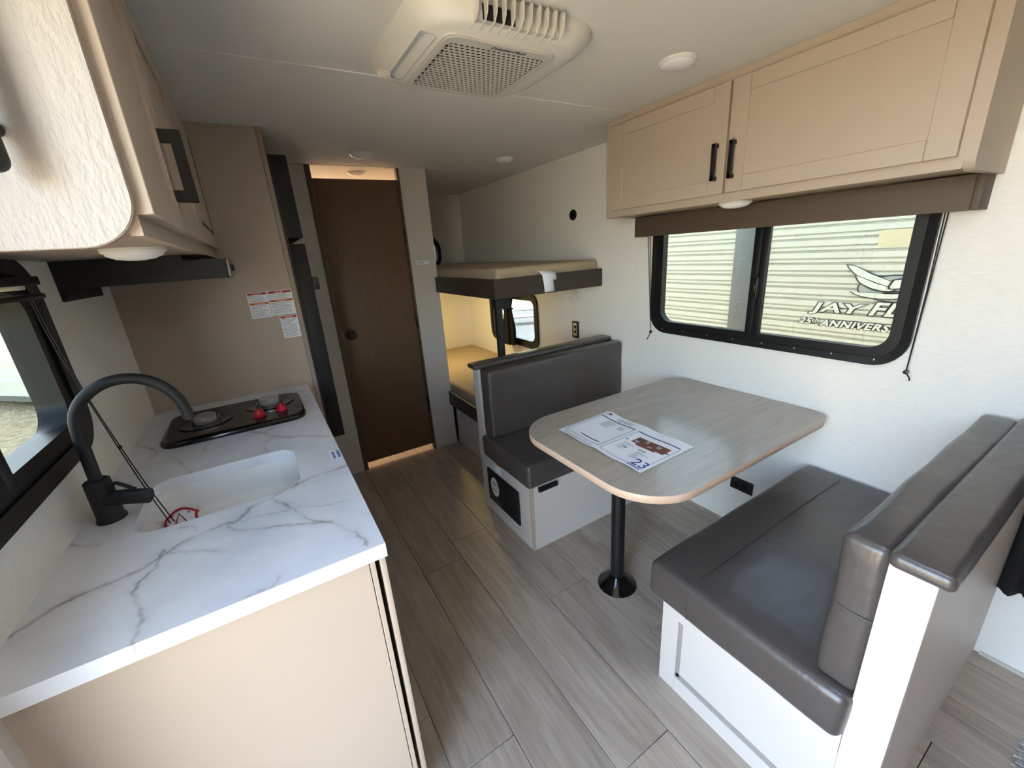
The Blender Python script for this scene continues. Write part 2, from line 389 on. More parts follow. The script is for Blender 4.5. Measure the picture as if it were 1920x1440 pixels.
# small rounded window in the rear wall over the upper bunk
w4 = bpy.data.objects.new('window_4', None); COL.objects.link(w4); w4.location = (1.9, YR, 1.33); w4['kind'] = 'structure'
ring('window_frame', rrect(1.68, 2.115, 1.325, 1.645, .13, 8), rrect(1.72, 2.08, 1.365, 1.605, .10, 8), 'y', YR+.02, YR-.02, BLACK, w4)
box('pane', 1.70, 2.10, YR+.012, YR+.016, 1.35, 1.63, GLASSD, w4)
# entrance doorway (open) in the left wall
dr = struct(boxes('trim_5', [(-.06, .012, DOOR_Y0-.03, DOOR_Y0, 0, 1.91), (-.06, .012, DOOR_Y1, DOOR_Y1+.03, 0, 1.91), (-.06, .012, DOOR_Y0, DOOR_Y1, 1.88, 1.91)], WHITEP))

# ------------------------------------------------------------------ bathroom door
d1 = bpy.data.objects.new('door_1', None); COL.objects.link(d1); d1.location = (1.15, YB, 0); d1['kind'] = 'structure'
box('door_leaf', .900, 1.409, YB+.006, YB+.034, .050, 1.943, BROWN, d1, bev=.002)
box('door_jamb', .868, .897, YB-.010, YB+.045, 0, H-.001, BROWN2, d1, bev=.003)
box('door_jamb', 1.411, 1.424, YB-.008, YB+.045, 0, H-.001, BROWN2, d1, bev=.003)
lathe('knob_rose', [(.0, 0), (.032, 0), (.032, -.006), (.026, -.010)], BLACK, d1, (.951, YB+.006, .998), 'y', 24)
lathe('door_knob', [(.012, 0), (.012, -.022), (.025, -.030), (.027, -.042), (.020, -.050), (.0, -.051)], BLACK, d1, (.951, YB+.0, .998), 'y', 24)
for z in (1.60, 1.02, .38): box('hinge', 1.405, 1.416, YB-.010, YB+.012, z-.045, z+.045, BLACK, d1, bev=.002)
box('strike_plate', .893, .900, YB-.006, YB+.008, .96, 1.03, STEEL, d1)

# ------------------------------------------------------------------ kitchen counter
def sd_rrect(px, py, x0, x1, y0, y1, r):
    cx, cy = (x0+x1)/2, (y0+y1)/2; qx = np.abs(px-cx)-(x1-x0)/2+r; qy = np.abs(py-cy)-(y1-y0)/2+r
    return np.minimum(np.maximum(qx, qy), 0)+np.hypot(np.maximum(qx, 0), np.maximum(qy, 0))-r
VEINS = [
(3,[(0.000,0.145),(0.039,0.186),(0.074,0.206),(0.118,0.210),(0.159,0.219),(0.188,0.240),(0.218,0.270),(0.252,0.286),(0.294,0.295),(0.321,0.288),(0.354,0.342),(0.389,0.352),(0.456,0.383),(0.519,0.405),(0.595,0.409)]),
(2,[(0.188,0.265),(0.182,0.206),(0.164,0.169),(0.162,0.148),(0.180,0.113),(0.188,0.051),(0.185,0.022),(0.182,-0.002)]),
(1.6,[(0.294,0.295),(0.330,0.241),(0.381,0.212),(0.421,0.200),(0.468,0.174),(0.504,0.152),(0.530,0.102),(0.550,0.075),(0.560,0.043),(0.562,0.015)]),
(1.8,[(0.398,0.346),(0.427,0.302),(0.445,0.243),(0.474,0.183),(0.507,0.145)]),
(2,[(0.332,0.939),(0.356,0.906),(0.387,0.857),(0.423,0.798),(0.465,0.757),(0.502,0.738),(0.547,0.696),(0.590,0.671)]),
(1.5,[(0.394,0.863),(0.420,0.897),(0.459,0.944),(0.521,0.948)]),
(1.3,[(0.416,0.803),(0.395,0.765),(0.392,0.695),(0.410,0.628)]),
(2,[(0.007,1.048),(0.033,1.016),(0.063,0.960),(0.079,0.912)]),
(2,[(0.071,0.875),(0.082,0.915),(0.116,0.949)]),
(1.5,[(0.213,0.800),(0.218,0.845),(0.235,0.918)]),
(1,[(0.187,0.248),(0.222,0.237),(0.251,0.223),(0.284,0.203),(0.321,0.165)]),
(0.8,[(0.456,0.265),(0.506,0.232),(0.563,0.210)]),
(1.2,[(-0.008,0.435),(0.031,0.399),(0.062,0.380)]),
(1,[(0.349,0.006),(0.384,0.006),(0.398,0.033)]),
(1,[(0.321,0.288),(0.370,0.279),(0.433,0.261)]),
(1,[(0.209,0.344),(0.233,0.335),(0.244,0.301)]),
(0.8,[(0.042,0.735),(0.061,0.839),(0.126,0.926)]),
(0.8,[(0.133,0.832),(0.180,0.730),(0.202,0.653)]),
(1,[(0.50,1.27),(0.54,1.33),(0.585,1.30)]),(.8,[(0.52,1.24),(0.55,1.22),(0.59,1.24)]),
]
SX0, SX1, SY0, SY1, SR = .112, .470, .368, .660, .055
def countertop():
    step = .003; nx = int(round(CD/step)); ny = int(round(YP/step))
    gx, gy = np.meshgrid(np.linspace(0, CD, nx+1), np.linspace(0, YP, ny+1), indexing='ij')
    s = sd_rrect(gx, gy, SX0, SX1, SY0, SY1, SR)
    h = 1e-4
    dx = (sd_rrect(gx+h, gy, SX0, SX1, SY0, SY1, SR)-s)/h; dy = (sd_rrect(gx, gy+h, SX0, SX1, SY0, SY1, SR)-s)/h
    near = np.abs(s) < step*.62
    gx = np.where(near, gx-s*dx, gx); gy = np.where(near, gy-s*dy, gy); inside = s < step*.62
    wx = gx+.010*np.sin(gy*31+1)*np.sin(gx*27)+.004*np.sin(gy*90+gx*60); wy = gy+.010*np.sin(gx*33+2)*np.sin(gy*22)+.004*np.sin(gx*85-gy*50)
    wx = gx+.35*(wx-gx)+.0016*np.sin(gy*210+gx*130)+.0010*np.sin(gx*420-gy*260); wy = gy+.35*(wy-gy)+.0016*np.sin(gx*190-gy*160)+.0010*np.sin(gy*390+gx*310)
    vein = np.zeros_like(gx)
    mod = .62+.38*np.sin(gx*37+gy*23+1.3)*np.sin(gy*41-gx*17)
    for w, pl in VEINS:
        best = np.full_like(gx, 9.)
        for (ax, ay), (bx, by) in zip(pl, pl[1:]):
            ex, ey = bx-ax, by-ay; t = np.clip(((wx-ax)*ex+(wy-ay)*ey)/(ex*ex+ey*ey), 0, 1)
            best = np.minimum(best, np.hypot(wx-ax-t*ex, wy-ay-t*ey))
        k = w*.0016
        vein = np.maximum(vein, np.clip((np.exp(-(best/k)**2)*.75*min(1, .45+w*.25)+.16*np.exp(-(best/(k*5))**2))*mod, 0, 1))
    V = np.stack([gx, gy, np.full_like(gx, ZC)], -1).reshape(-1, 3); idx = np.arange(V.shape[0]).reshape(nx+1, ny+1)
    ins = inside.reshape(-1); F = []
    q = np.stack([idx[:-1, :-1], idx[1:, :-1], idx[1:, 1:], idx[:-1, 1:]], -1).reshape(-1, 4)
    keep = ~(ins[q].all(1)); F = q[keep].tolist()
    used = np.unique(np.array(F).ravel()); rem = -np.ones(len(V), int); rem[used] = np.arange(len(used))
    V2 = V[used].tolist(); F = rem[np.array(F)].tolist(); vv = vein.reshape(-1)[used].tolist()
    zb = .867
    def strip(pts, vals=None):
        n0 = len(V2)
        for i, p in enumerate(pts):
            V2.append((p[0], p[1], ZC)); V2.append((p[0], p[1], zb)); e = 0 if vals is None else vals[i]; vv.extend([e, e*.6])
        for i in range(len(pts)-1): a = n0+2*i; F.append([a, a+1, a+3, a+2])
    strip([(x, 0) for x in np.linspace(0, CD, nx+1)], vein[:, 0].tolist())
    strip([(CD, y) for y in np.linspace(0, YP, ny+1)], vein[-1, :].tolist())
    hp = rrect(SX0, SX1, SY0, SY1, SR, 8); strip(hp+[hp[0]])
    n0 = len(V2); V2.extend([(0, 0, zb), (CD, 0, zb), (CD, .30, zb), (0, .30, zb), (0, .72, zb), (CD, .72, zb), (CD, YP, zb), (0, YP, zb)]); vv.extend([0]*8)
    F.append([n0, n0+3, n0+2, n0+1]); F.append([n0+4, n0+7, n0+6, n0+5])
    me = bpy.data.meshes.new('countertop'); me.from_pydata(V2, [], F); me.update()
    at = me.attributes.new('vein', 'FLOAT', 'POINT'); at.data.foreach_set('value', np.array(vv, 'f'))
    return tag(link('countertop', me, MARBLE), 'white marble-look countertop with grey veins around the sink and stove', 'countertop')
countertop()
k = thing('base_cabinet', 'taupe base cabinet under the white marble countertop', 'cabinet', (.29, .7, 0))
box('end_panel', .018, .556, .022, .040, 0, .868, TAUPE, k)
box('corner_stile', .558, .569, .020, .040, 0, .868, TAUPE, k, bev=.001, seg=1)
box('wall_filler', .0, .017, .026, .040, 0, .868, WALLX, k)
box('cabinet_body', .02, .560, .040, YP-.004, .06, .30, TAUPE2, k)
box('front_frame', .546, .562, .041, YP-.004, .06, .868, BLACKM, k)
for a, b in ((.026, .48), (.49, .95), (.96, 1.41)):
    dd = box('cabinet_door', .579, .592, a, b, .09, .858, TAUPE, k, bev=.002)
    box('handle', .600, .612, b-.06, b-.045, .62, .76, BLACK, dd, bev=.002); box('handle', .592, .604, b-.06, b-.045, .64, .65, BLACK, dd)

sk = thing('kitchen_sink', 'white rectangular undermount sink in the marble countertop', 'sink', (.29, .51, .755))
bm = bmesh.new()
def lp(d, z, r): return [(a, b, z) for a, b in rrect(SX0+d, SX1-d, SY0+d, SY1-d, r, 8)]
loft(bm, [lp(-.006, .8669, SR), lp(-.002, .8669, SR), lp(.001, .855, SR), lp(.006, .80, SR), lp(.012, .775, SR*.9), lp(.03, .762, SR*.8), lp(.06, .760, .05)], close0=False)
bm_link('basin', bm, SINKM, sk, 60)
lathe('drain', [(.0, .0), (.036, 0), (.038, .003), (.030, .003), (.026, .001)], CHROME, sk, (.30, .51, .7595), 'z', 24)

f = thing('kitchen_faucet', 'matte black gooseneck faucet behind the sink', 'faucet', (.058, .50, ZC))
lathe('faucet_base', [(.0, 0), (.029, 0), (.029, .006), (.026, .010), (.025, .105), (.022, .108), (.0, .108)], BLACKM, f, (.058, .50, ZC), 'z', 28)
sp = spline([(.058, .5, 1.0), (.060, .5, 1.07), (.062, .5, 1.13), (.070, .5, 1.172), (.093, .5, 1.206), (.127, .5, 1.229), (.164, .5, 1.236), (.199, .5, 1.229), (.231, .5, 1.207), (.253, .5, 1.173), (.262, .5, 1.140), (.265, .5, 1.110)], 5)
tube('spout', sp, .0125, BLACKM, f, 16)
hv = tube('valve_body', [(.066, .492, .958), (.100, .478, .957), (.142, .460, .953), (.150, .457, .952)], .018, BLACKM, f, 18)
tube('lever', spline([(.078, .487, .975), (.090, .482, .995), (.103, .476, .992), (.128, .464, .975)], 5), .0045, BLACKM, f, 10)

c = thing('cooktop', 'black two-burner gas cooktop with red knobs on the marble countertop', 'cooktop', (.315, 1.10, ZC))
bm = bmesh.new(); n8 = 6
def cl(d, z): return [(a, b, z) for a, b in rrect(.085+d, .540-d, .918+d, 1.270-d, .055, n8)]
loft(bm, [cl(0, ZC+.0005), cl(-.002, ZC+.010), cl(.002, ZC+.018), cl(.010, ZC+.021), cl(.018, ZC+.0205)])
bm_link('cooktop_body', bm, BLACKG, c, 50)
for i, (bx, by) in enumerate(((.209, 1.085), (.424, 1.150))):
    bw = lathe('burner_well', [(.088, .0206), (.088, .0235), (.082, .0235), (.074, .0210), (.03, .0207), (.0, .0207)], BLACKG, c, (bx, by, ZC), 'z', 36)
    ht = .020
    hb = lathe('burner_head', [(.0, .0207), (.034, .0207), (.036, .030), (.033, .031), (.033, .037), (.037, .038), (.037, .046), (.032, .049), (.0, .049)], CHROME, c, (bx, by, ZC), 'z', 36)
    text('brand_lettering', 'SUBURBAN', .009, STEEL, hb, frame_mw((bx-.026, by-.004, ZC+.0493), (1, 0, 0), (0, 1, 0)))
    for a in (35, 155, 275):
        t = math.radians(a); tube('igniter', [(bx+.05*math.cos(t), by+.05*math.sin(t), ZC+.02), (bx+.05*math.cos(t), by+.05*math.sin(t), ZC+.033)], .003, STEEL, c, 8)
for kx, ky in ((.386, 1.005), (.462, 1.022)):
    kb = lathe('control_knob', [(.0, .020), (.021, .020), (.021, .026), (.017, .030), (.016, .044), (.0, .045)], RED, c, (kx, ky, ZC), 'z', 24)
    box('knob_grip', kx-.003, kx+.003, ky-.016, ky+.016, ZC+.040, ZC+.050, RED, kb, bev=.001)
    box('control_mark', kx-.014, kx+.014, ky-.058, ky-.030, ZC+.0205, ZC+.0215, BLACK, c)
for sx in (.105, .520): lathe('screw', [(.0, .0205), (.004, .0205), (.004, .022), (.0, .0225)], BLACK, c, (sx, 1.02, ZC), 'z', 10)

lb = thing('barcode_sticker', 'small white sticker with dark print on the countertop edge', 'sticker', (.578, .505, ZC))
box('sticker_paper', .560, .592, .474, .540, ZC-.0002, ZC+.0005, PAPER, lb)
for i, (ya, yb) in enumerate(((.480, .486), (.488, .492), (.494, .501), (.503, .506), (.508, .516), (.518, .521), (.524, .532))):
    box('sticker_print', .581, .589, ya, yb, ZC+.0004, ZC+.0008, INKD, lb)
for i in range(6): box('sticker_print', .567, .575, .478+i*.009, .484+i*.009, ZC+.0004, ZC+.0008, INKD, lb)

# roll-up shade over the kitchen window, its cord hanging into the sink with a warning tag
sh = thing('roller_blind', 'black rolled blind at the kitchen window, cord and red tag trailing into sink', 'blind', (.05, .35, 1.43))
box('head_rail', .030, .052, -.12, .664, 1.457, 1.476, BLACK, sh, bev=.002)
box('bottom_bar', .034, .056, -.10, .655, 1.426, 1.438, BLACK, sh, bev=.004)
box('wall_bracket', .0, .05, .560, .585, 1.448, 1.470, WHITEP, sh, bev=.003)
box('wall_bracket', .0, .05, -.09, -.075, 1.448, 1.470, WHITEP, sh, bev=.003)
tube('pull_cord', spline([(.050, .580, 1.43), (.058, .572, 1.34), (.075, .565, 1.22), (.100, .558, 1.06), (.122, .553, .93), (.142, .556, .815)], 8), .0014, CORDM, sh, 6)
tube('pull_cord', spline([(.052, .586, 1.43), (.060, .580, 1.35), (.079, .570, 1.20), (.104, .564, 1.05), (.126, .560, .93), (.150, .562, .812)], 8), .0014, CORDM, sh, 6)
lathe('cord_stop', [(.0, 0), (.004, .003), (.004, .009), (.0, .012)], BLACK, sh, (.103, .562, 1.05), 'z', 10)
bm = bmesh.new()
g = [[bm.verts.new((.125+.075*u+.004*math.sin(v*6), .530+.075*v, .786+.024*math.sin(math.pi*u)*(.6+.4*v)+.014*v)) for v in np.linspace(0, 1, 8)] for u in np.linspace(0, 1, 8)]
for i in range(7):
    for j in range(7): bm.faces.new((g[i][j], g[i+1][j], g[i+1][j+1], g[i][j+1]))
tg = bm_link('warning_tag', bm, PAPER, sh, 180); tg.modifiers.new('t', 'SOLIDIFY').thickness = .0012
def tgz(u, v, e=.003): return (.125+.075*u+.004*math.sin(v*6), .530+.075*v, .786+.024*math.sin(math.pi*u)*(.6+.4*v)+.014*v+e)
for v_ in (.03, .97): tube('tag_border', [tgz(u, v_) for u in np.linspace(0, 1, 12)], .0032, INKR, tg, 6)
for u_ in (.03, .97): tube('tag_border', [tgz(u_, v) for v in np.linspace(0, 1, 8)], .0032, INKR, tg, 6)
tube('tag_print', [tgz(.30, .2), tgz(.5, .75), tgz(.70, .2), tgz(.30, .2)], .0022, INKR, tg, 6)
tube('tag_print', [tgz(.2, .85), tgz(.8, .85)], .0020, INKR, tg, 6)

# ------------------------------------------------------------------ range hood
rh = thing('range_hood', 'black metal range hood under the cabinet over the cooktop', 'range hood', (.2, 1.15, 1.437))
prism('hood_body', [(.0, 1.437), (.412, 1.437), (.416, 1.497), (.30, 1.4975), (.30, 1.513), (.0, 1.513)], 'y', .93, YP-.002, BLACKM, rh)
box('back_flange', .0, .012, .93, 1.275, 1.404, 1.44, BLACKM, rh)
box('front_control_strip', .4125, .420, .934, YP-.006, 1.441, 1.494, STEEL, rh, bev=.001)
lathe('fan_knob', [(.0, 0), (.011, 0), (.010, .010), (.0, .011)], BLACK, rh, (.420, 1.02, 1.467), 'x', 16)

# ------------------------------------------------------------------ left overhead cabinet
lc = thing('overhead_cabinet', 'taupe overhead cabinet with white textured end panel above the sink', 'cabinet', (.18, .7, 1.50), 'overhead cabinets')
out = [(.0, 1.500)] + [(.365-.062+.062*math.sin(t), 1.500+.062-.062*math.cos(t)) for t in np.linspace(0, math.pi/2, 10)] + [(.365, H), (.0, H)]
prism('textured_end_panel', out, 'y', .0, .018, TEXW, lc)
prism('end_panel_edge_band', [(a*1.0+.0012, b-.001) for a, b in out[:-1]]+[(.0012, H)], 'y', .002, .0175, TAUPE2, lc)
box('cabinet_body', .0, .350, .018, YP-.001, 1.515, H, TAUPE2, lc)
box('face_frame', .350, .364, .018, YP-.001, 1.513, H, TAUPE, lc)
def shaker(name, axis, c0, c1, a0, a1, z0, z1, fw, rec, m, parent):
    """door leaf in an x-plane; c0 back, c1 front. Rails and stiles are their own pieces around a recessed panel"""
    s = 1 if c1 > c0 else -1; leaf = box(name, c0, c1-s*rec, a0, a1, z0, z1, m, parent)
    for nm, (p, q, u, v) in (('stile', (a0, a0+fw, z0, z1)), ('stile', (a1-fw, a1, z0, z1)), ('rail', (a0+fw+.0006, a1-fw-.0006, z0, z0+fw*.8)), ('rail', (a0+fw+.0006, a1-fw-.0006, z1-fw*.8, z1))):
        box(nm, c1-s*rec*1.2, c1, p, q, u, v, m, leaf, bev=.0012, seg=1)
    return leaf
def bar_pull(parent, c, s, y, z0, z1, th=.010, proj=.032):
    bm = bmesh.new(); a = c; b = c+s*proj
    add_box(bm, min(b, b-s*th), max(b, b-s*th), y-th/2-.001, y+th/2+.001, z0, z1)
    add_box(bm, min(a, b), max(a, b), y-th/2, y+th/2, z0, z0+th*1.1); add_box(bm, min(a, b), max(a, b), y-th/2, y+th/2, z1-th*1.1, z1)
    return bm_link('handle', bm, BLACK, parent)
L1 = shaker('cabinet_door', 'x', .364, .383, .016, .386, 1.540, 1.975, .060, .007, TAUPE, lc)
L2 = shaker('cabinet_door', 'x', .364, .383, .391, .830, 1.540, 1.975, .060, .007, TAUPE, lc)
bar_pull(L1, .383, 1, .350, 1.596, 1.724, .019, .036)
mp = box('end_filler_panel', .364, .380, .845, YP-.012, 1.545, 1.975, TAUPE, lc)
box('black_groove', .3795, .3812, YP-.045, YP-.030, 1.60, 1.955, BLACKM, mp); box('black_groove', .3795, .3812, .93, YP-.045, 1.600, 1.612, BLACKM, mp)
def puck(name, label, x, y, z, r, s, m=LENS, group=None):
    o = thing(name, label, 'light', (x, y, z), group)
    lathe('trim_ring', [(.0, 0), (r, 0), (r, s*.006), (r*.93, s*.010), (.0, s*.010)], WHITEP, o, (x, y, z), 'z', 36)
    lathe('lens', [(r*.90, s*.008), (r*.86, s*.014), (r*.6, s*.021), (r*.25, s*.024), (.0, s*.0245)], m, o, (x, y, z), 'z', 36, 180)
    return o
puck('puck_light', 'round white puck light under the overhead cabinet by the range hood', .283, .40, 1.5155, .054, -1, LENS, 'cabinet puck lights')
gh = thing('grab_handle', 'black rounded upright handle standing off the white textured cabinet end', 'handle', (.266, -.04, 1.583))
tube('grip', [(.266, -.042, 1.5785+d_) for d_ in (0, .0012, .0035, .0070, .0125, .12, .262, .267, .271, .274)], .0135, BLACKM, gh, 20, [.003, .0065, .0098, .0122, .0135, .0135, .0135, .0122, .0090, .004])
for z in (1.63, 1.81): tube('standoff', [(.266, .001, z), (.266, -.038, z)], .008, BLACKM, gh, 10)

# ------------------------------------------------------------------ warning labels on the partition panel
def label(name, lab, x0, x1, z0, z1, y, heads, rows, group='warning labels on the galley panel'):
    o = thing(name, lab, 'label', ((x0+x1)/2, y, z0), group if name == 'warning_label' else None); e = .0004
    box('label_paper', x0, x1, y-.0006, y, z0, z1, PAPER, o)
    for hz0, hz1, m in heads:
        hd = box('label_heading', x0+.003, x1-.003, y-.0006-e, y-.0005, hz0, hz1, m, o)
        if m is not None: text('heading_lettering', 'DANGER' if m is INKR else 'WARNING', (hz1-hz0)*.95, PAPER, hd, frame_mw((x0+(x1-x0)*.28, y-.0012, hz0+(hz1-hz0)*.18), (1, 0, 0), (0, 0, 1)), extrude=.0001)
    L = []
    for z, a, b in rows: L.append((x0+(x1-x0)*a, x0+(x1-x0)*b, y-.0006-e, y-.0005, z-.0011, z+.0011))
    tag(boxes('label_print', L, INKG, o), kind='stuff'); return o
rn = random.Random(3)
def rows(z1, z0, n): return [(z1-(z1-z0)*(i+.5)/n, .06, rn.uniform(.6, .95)) for i in range(n)]
label('warning_label', 'narrower red-headed warning label with orange band, beside the wider one', .436, .515, 1.244, 1.357, YP, [(1.346, 1.355, INKR), (1.303, 1.312, INKO)], rows(1.344, 1.314, 4)+rows(1.301, 1.248, 7))
label('warning_label', 'wider red-headed warning label with orange band, next to panel trim', .517, .616, 1.247, 1.357, YP, [(1.346, 1.355, INKR), (1.308, 1.317, INKO)], rows(1.344, 1.320, 3)+rows(1.306, 1.250, 8))
label('warning_label', 'small red-headed label without orange band, lowest of the three', .543, .616, 1.138, 1.241, YP, [(1.230, 1.239, INKR)], rows(1.227, 1.142, 13))
label('caution_label', 'small pale caution label on white column beside bathroom door', 1.464, 1.556, 1.408, 1.450, YB, [(1.440, 1.448, INKG)], rows(1.438, 1.411, 4))

# ------------------------------------------------------------------ refrigerator
rf = thing('refrigerator', 'tall black refrigerator between galley panel and bathroom wall', 'refrigerator', (.35, 1.75, .585))
box('fridge_body', .04, .640, YP+.024, 2.06, .585, 1.915, FRIDGE, rf)
fd = box('freezer_door', .644, .712, YP-.002, 2.06, 1.578, 1.915, FRIDGE, rf, bev=.004)
fd2 = box('fridge_door', .650, .714, YP+.002, 2.06, .588, 1.552, FRIDGE, rf, bev=.004)
box('door_latch', .712, .740, YP+.002, YP+.09, 1.345, 1.402, BLACK, fd2, bev=.004)
box('trim_strip', .6385, .650, YP-.004, YP+.012, .588, 1.915, BLACK, rf)
struct(box('trim_6', .0, .64, YP+.024, 2.10, .30, .583, TAUPE)); 

# ------------------------------------------------------------------ bunks
def bunk(lab, zr0, zr1, side_y1, near):
    o = thing('bunk_bed', lab, 'bunk bed', (1.98, 2.2, zr0), 'bunk beds at the rear')
    box('bunk_board', 1.615, W-.001, 1.262, YR-.001, zr0+.02, zr0+.045, RAILM, o)
    box('end_rail', 1.582, W-.001, 1.236, 1.262, zr0, zr1, RAILM, o, bev=.005)
    box('side_rail', 1.584, 1.611, 1.262, side_y1, zr0, zr1, RAILM, o, bev=.005)
    for x in (1.66, 2.30): lathe('bolt_cap', [(.0, 0), (.010, 0), (.010, -.002), (.006, -.004), (.0, -.004)], RAILM, o, (x, 1.236, zr0+.045), 'y', 16)
    for y in (1.6, 1.95): lathe('bolt_cap', [(.0, 0), (.010, 0), (.010, -.002), (.006, -.004), (.0, -.004)], RAILM, o, (1.584, y, zr0+.045), 'x', 16)
    return o
bunk('upper bunk with dark brown padded rails fixed to the white wall', 1.207, 1.315, YB, True)
bunk('lower bunk with dark brown rail behind the dinette bench', .338, .445, YB, True)
mt = thing('mattress', 'tan mattress on the upper bunk with a white tag over its rail', 'mattress', (1.98, 2.2, 1.25), 'bunk mattresses')
cushion('mattress_body', 1.618, W-.008, 1.268, YR-.006, 1.2512, 1.372, .022, MATT, mt, puff=(0, 0, .006), n=8)
bm = bmesh.new()
pts = [(1.2685, 1.336, .092), (1.262, 1.334, .094), (1.250, 1.328, .098), (1.238, 1.3195, .098), (1.2325, 1.309, .098), (1.2325, 1.280, .098), (1.2325, 1.2795, .070), (1.2325, 1.25, .070), (1.233, 1.214, .070)]
rowsv = [[bm.verts.new((1.892+.003*i+u*w_, y, z)) for u in (0, .5, 1)] for i, (y, z, w_) in enumerate(pts)]
for a, b in zip(rowsv, rowsv[1:]):
    for i in range(2): bm.faces.new((a[i], a[i+1], b[i+1], b[i]))
t_ = bm_link('care_tag', bm, PAPER, mt, 60); t_.modifiers.new('t', 'SOLIDIFY').thickness = .0015
mt = thing('mattress', 'tan mattress on the lower bunk in the lit nook', 'mattress', (1.98, 2.2, .383), 'bunk mattresses')
cushion('mattress_body', 1.618, W-.008, 1.268, YR-.006, .3822, .512, .02, MATT, mt, puff=(0, 0, .005), n=8)
struct(box('wall_bunk_base', 1.632, 1.648, 1.30, YB, 0, .337, WALLX))
bunk_lamp = puck('bunk_light', 'lit yellow puck light under the upper bunk board', 1.80, 2.62, 1.2265, .05, -1, LAMPY)
# post and tied curtain at the bunk window
po = thing('bunk_post', 'slim black ladder post below the upper bunk corner', 'post', (1.64, 1.30, .5))
box('post', 1.612, 1.652, 1.285, 1.315, .513, 1.207, BLACKM, po, bev=.004)
box('mount_plate', 1.605, 1.700, 1.275, 1.325, 1.150, 1.2065, BLACKM, po, bev=.003)
def drape(name, cx, cy, z0, z1, prof, folds, m, parent, axis, jag=0.):
    """hanging cloth: half-width profile along height, sinusoidal folds; axis 'y' spreads along y"""
    bm = bmesh.new(); nz = 26; na = 40; R = []
    for k in range(nz+1):
        t = k/nz; z = z0+(z1-z0)*t; hw = np.interp(t, [p[0] for p in prof], [p[1] for p in prof]); dp = np.interp(t, [p[0] for p in prof], [p[2] for p in prof]); row = []
        for i in range(na):
            a = 2*math.pi*i/na; rr = 1+.22*math.sin(a*folds+t*1.2); s, d = hw*math.cos(a)*rr, dp*math.sin(a)*rr
            zz = z + (jag*math.sin(a*folds*2) if k == 0 else 0)
            row.append((cx+d, cy+s, zz) if axis == 'y' else (cx+s, cy+d, zz))
        R.append(row)
    loft(bm, R); return bm_link(name, bm, m, parent, 180)
cu = thing('bunk_curtain', 'black curtain tied back at the small bunk window', 'curtain', (W-.07, 2.33, .66))
drape('curtain_cloth', W-.055, 2.36, .662, 1.225, [(0, .075, .030), (.25, .085, .032), (.5, .045, .026), (.58, .035, .024), (.7, .06, .030), (1, .085, .034)], 6, CURT, cu, 'y', .008)
tube('tie_band', [(W-.055+.036*math.cos(a), 2.36+.050*math.sin(a), .975) for a in np.linspace(0, 2*math.pi, 20)], .008, CURT, cu, 8)

# ------------------------------------------------------------------ fittings on the right wall
o = thing('wall_speaker', 'small black round grommet high on the white wall above bunk', 'grommet', (W, 1.514, 1.63))
lathe('flange', [(.0, 0), (.034, 0), (.034, -.006), (.026, -.010), (.018, -.010), (.016, -.004), (.0, -.004)], BLACK, o, (W, 1.514, 1.657), 'x', 28)
lathe('socket', [(.0, -.002), (.010, -.002), (.009, -.012), (.0, -.012)], BLACKG, o, (W, 1.514, 1.657), 'x', 16)
o = thing('round_vent', 'white round vent cap below the upper bunk rail', 'vent', (W, 1.516, 1.07))
lathe('cap_rim', [(.0, 0), (.050, 0), (.050, -.006), (.044, -.010), (.036, -.007), (.0, -.007)], WHITEP, o, (W, 1.516, 1.119), 'x', 32)
lathe('cap_button', [(.0, -.004), (.034, -.004), (.032, -.011), (.0, -.012)], WHITEP, o, (W, 1.516, 1.119), 'x', 32)
o = thing('wall_outlet', 'black framed outlet on the wall above the far bench', 'outlet', (W, 1.507, .83))
box('outlet_plate', W-.006, W, 1.472, 1.543, .828, .950, BLACK, o, bev=.002)
box('outlet_face', W-.008, W-.004, 1.489, 1.526, .845, .933, CHROME, o, bev=.002)
for z in (.862, .897): box('socket', W-.0095, W-.007, 1.497, 1.518, z, z+.024, BLACKG, o, bev=.001)
o = thing('floor_outlet', 'black outlet plate low on the wall under the table', 'outlet', (W, .22, .205))
box('outlet_plate', W-.006, W, .162, .278, .208, .276, BLACK, o, bev=.003)
for y in (.19, .235): box('socket', W-.0075, W-.005, y, y+.026, .226, .258, BLACKG, o, bev=.002)

# ------------------------------------------------------------------ right overhead cabinet, valance
rc = thing('overhead_cabinet', 'long taupe overhead cabinet with two framed doors above the dinette window', 'cabinet', (2.23, .25, 1.581), 'overhead cabinets')
X0 = 2.083
box('cabinet_body', X0+.016, W-.001, -.375, .890, 1.586, H-.001, TAUPE2, rc)
box('face_frame', X0, X0+.016, -.375, .8995, 1.584, H-.001, TAUPE, rc)
box('side_panel', X0-.002, W-.001, .886, .9025, 1.580, H-.001, TAUPE, rc, bev=.003)
outp = [(W-.001, 1.578), (X0+.030-.002, 1.578)]+[(X0+.028-.03*math.sin(t), 1.578+.03-.03*math.cos(t)) for t in np.linspace(.2, math.pi/2, 7)]+[(X0-.002, H-.001), (W-.001, H-.001)]
prism('end_panel', outp, 'y', -.375, -.398, TAUPE, rc)
R1 = shaker('cabinet_door', 'x', X0, X0-.018, .267, .848, 1.614, 1.980, .064, .005, TAUPE, rc)
R2 = shaker('cabinet_door', 'x', X0, X0-.018, -.364, .258, 1.614, 1.980, .064, .005, TAUPE, rc)
bar_pull(R1, X0-.018, -1, .300, 1.662, 1.787, .012, .026); bar_pull(R2, X0-.018, -1, .232, 1.660, 1.785, .012, .026)
puck('puck_light', 'round white puck light under the overhead cabinet at the window valance', 2.172, .275, 1.5857, .060, -1, LENS, 'cabinet puck lights')
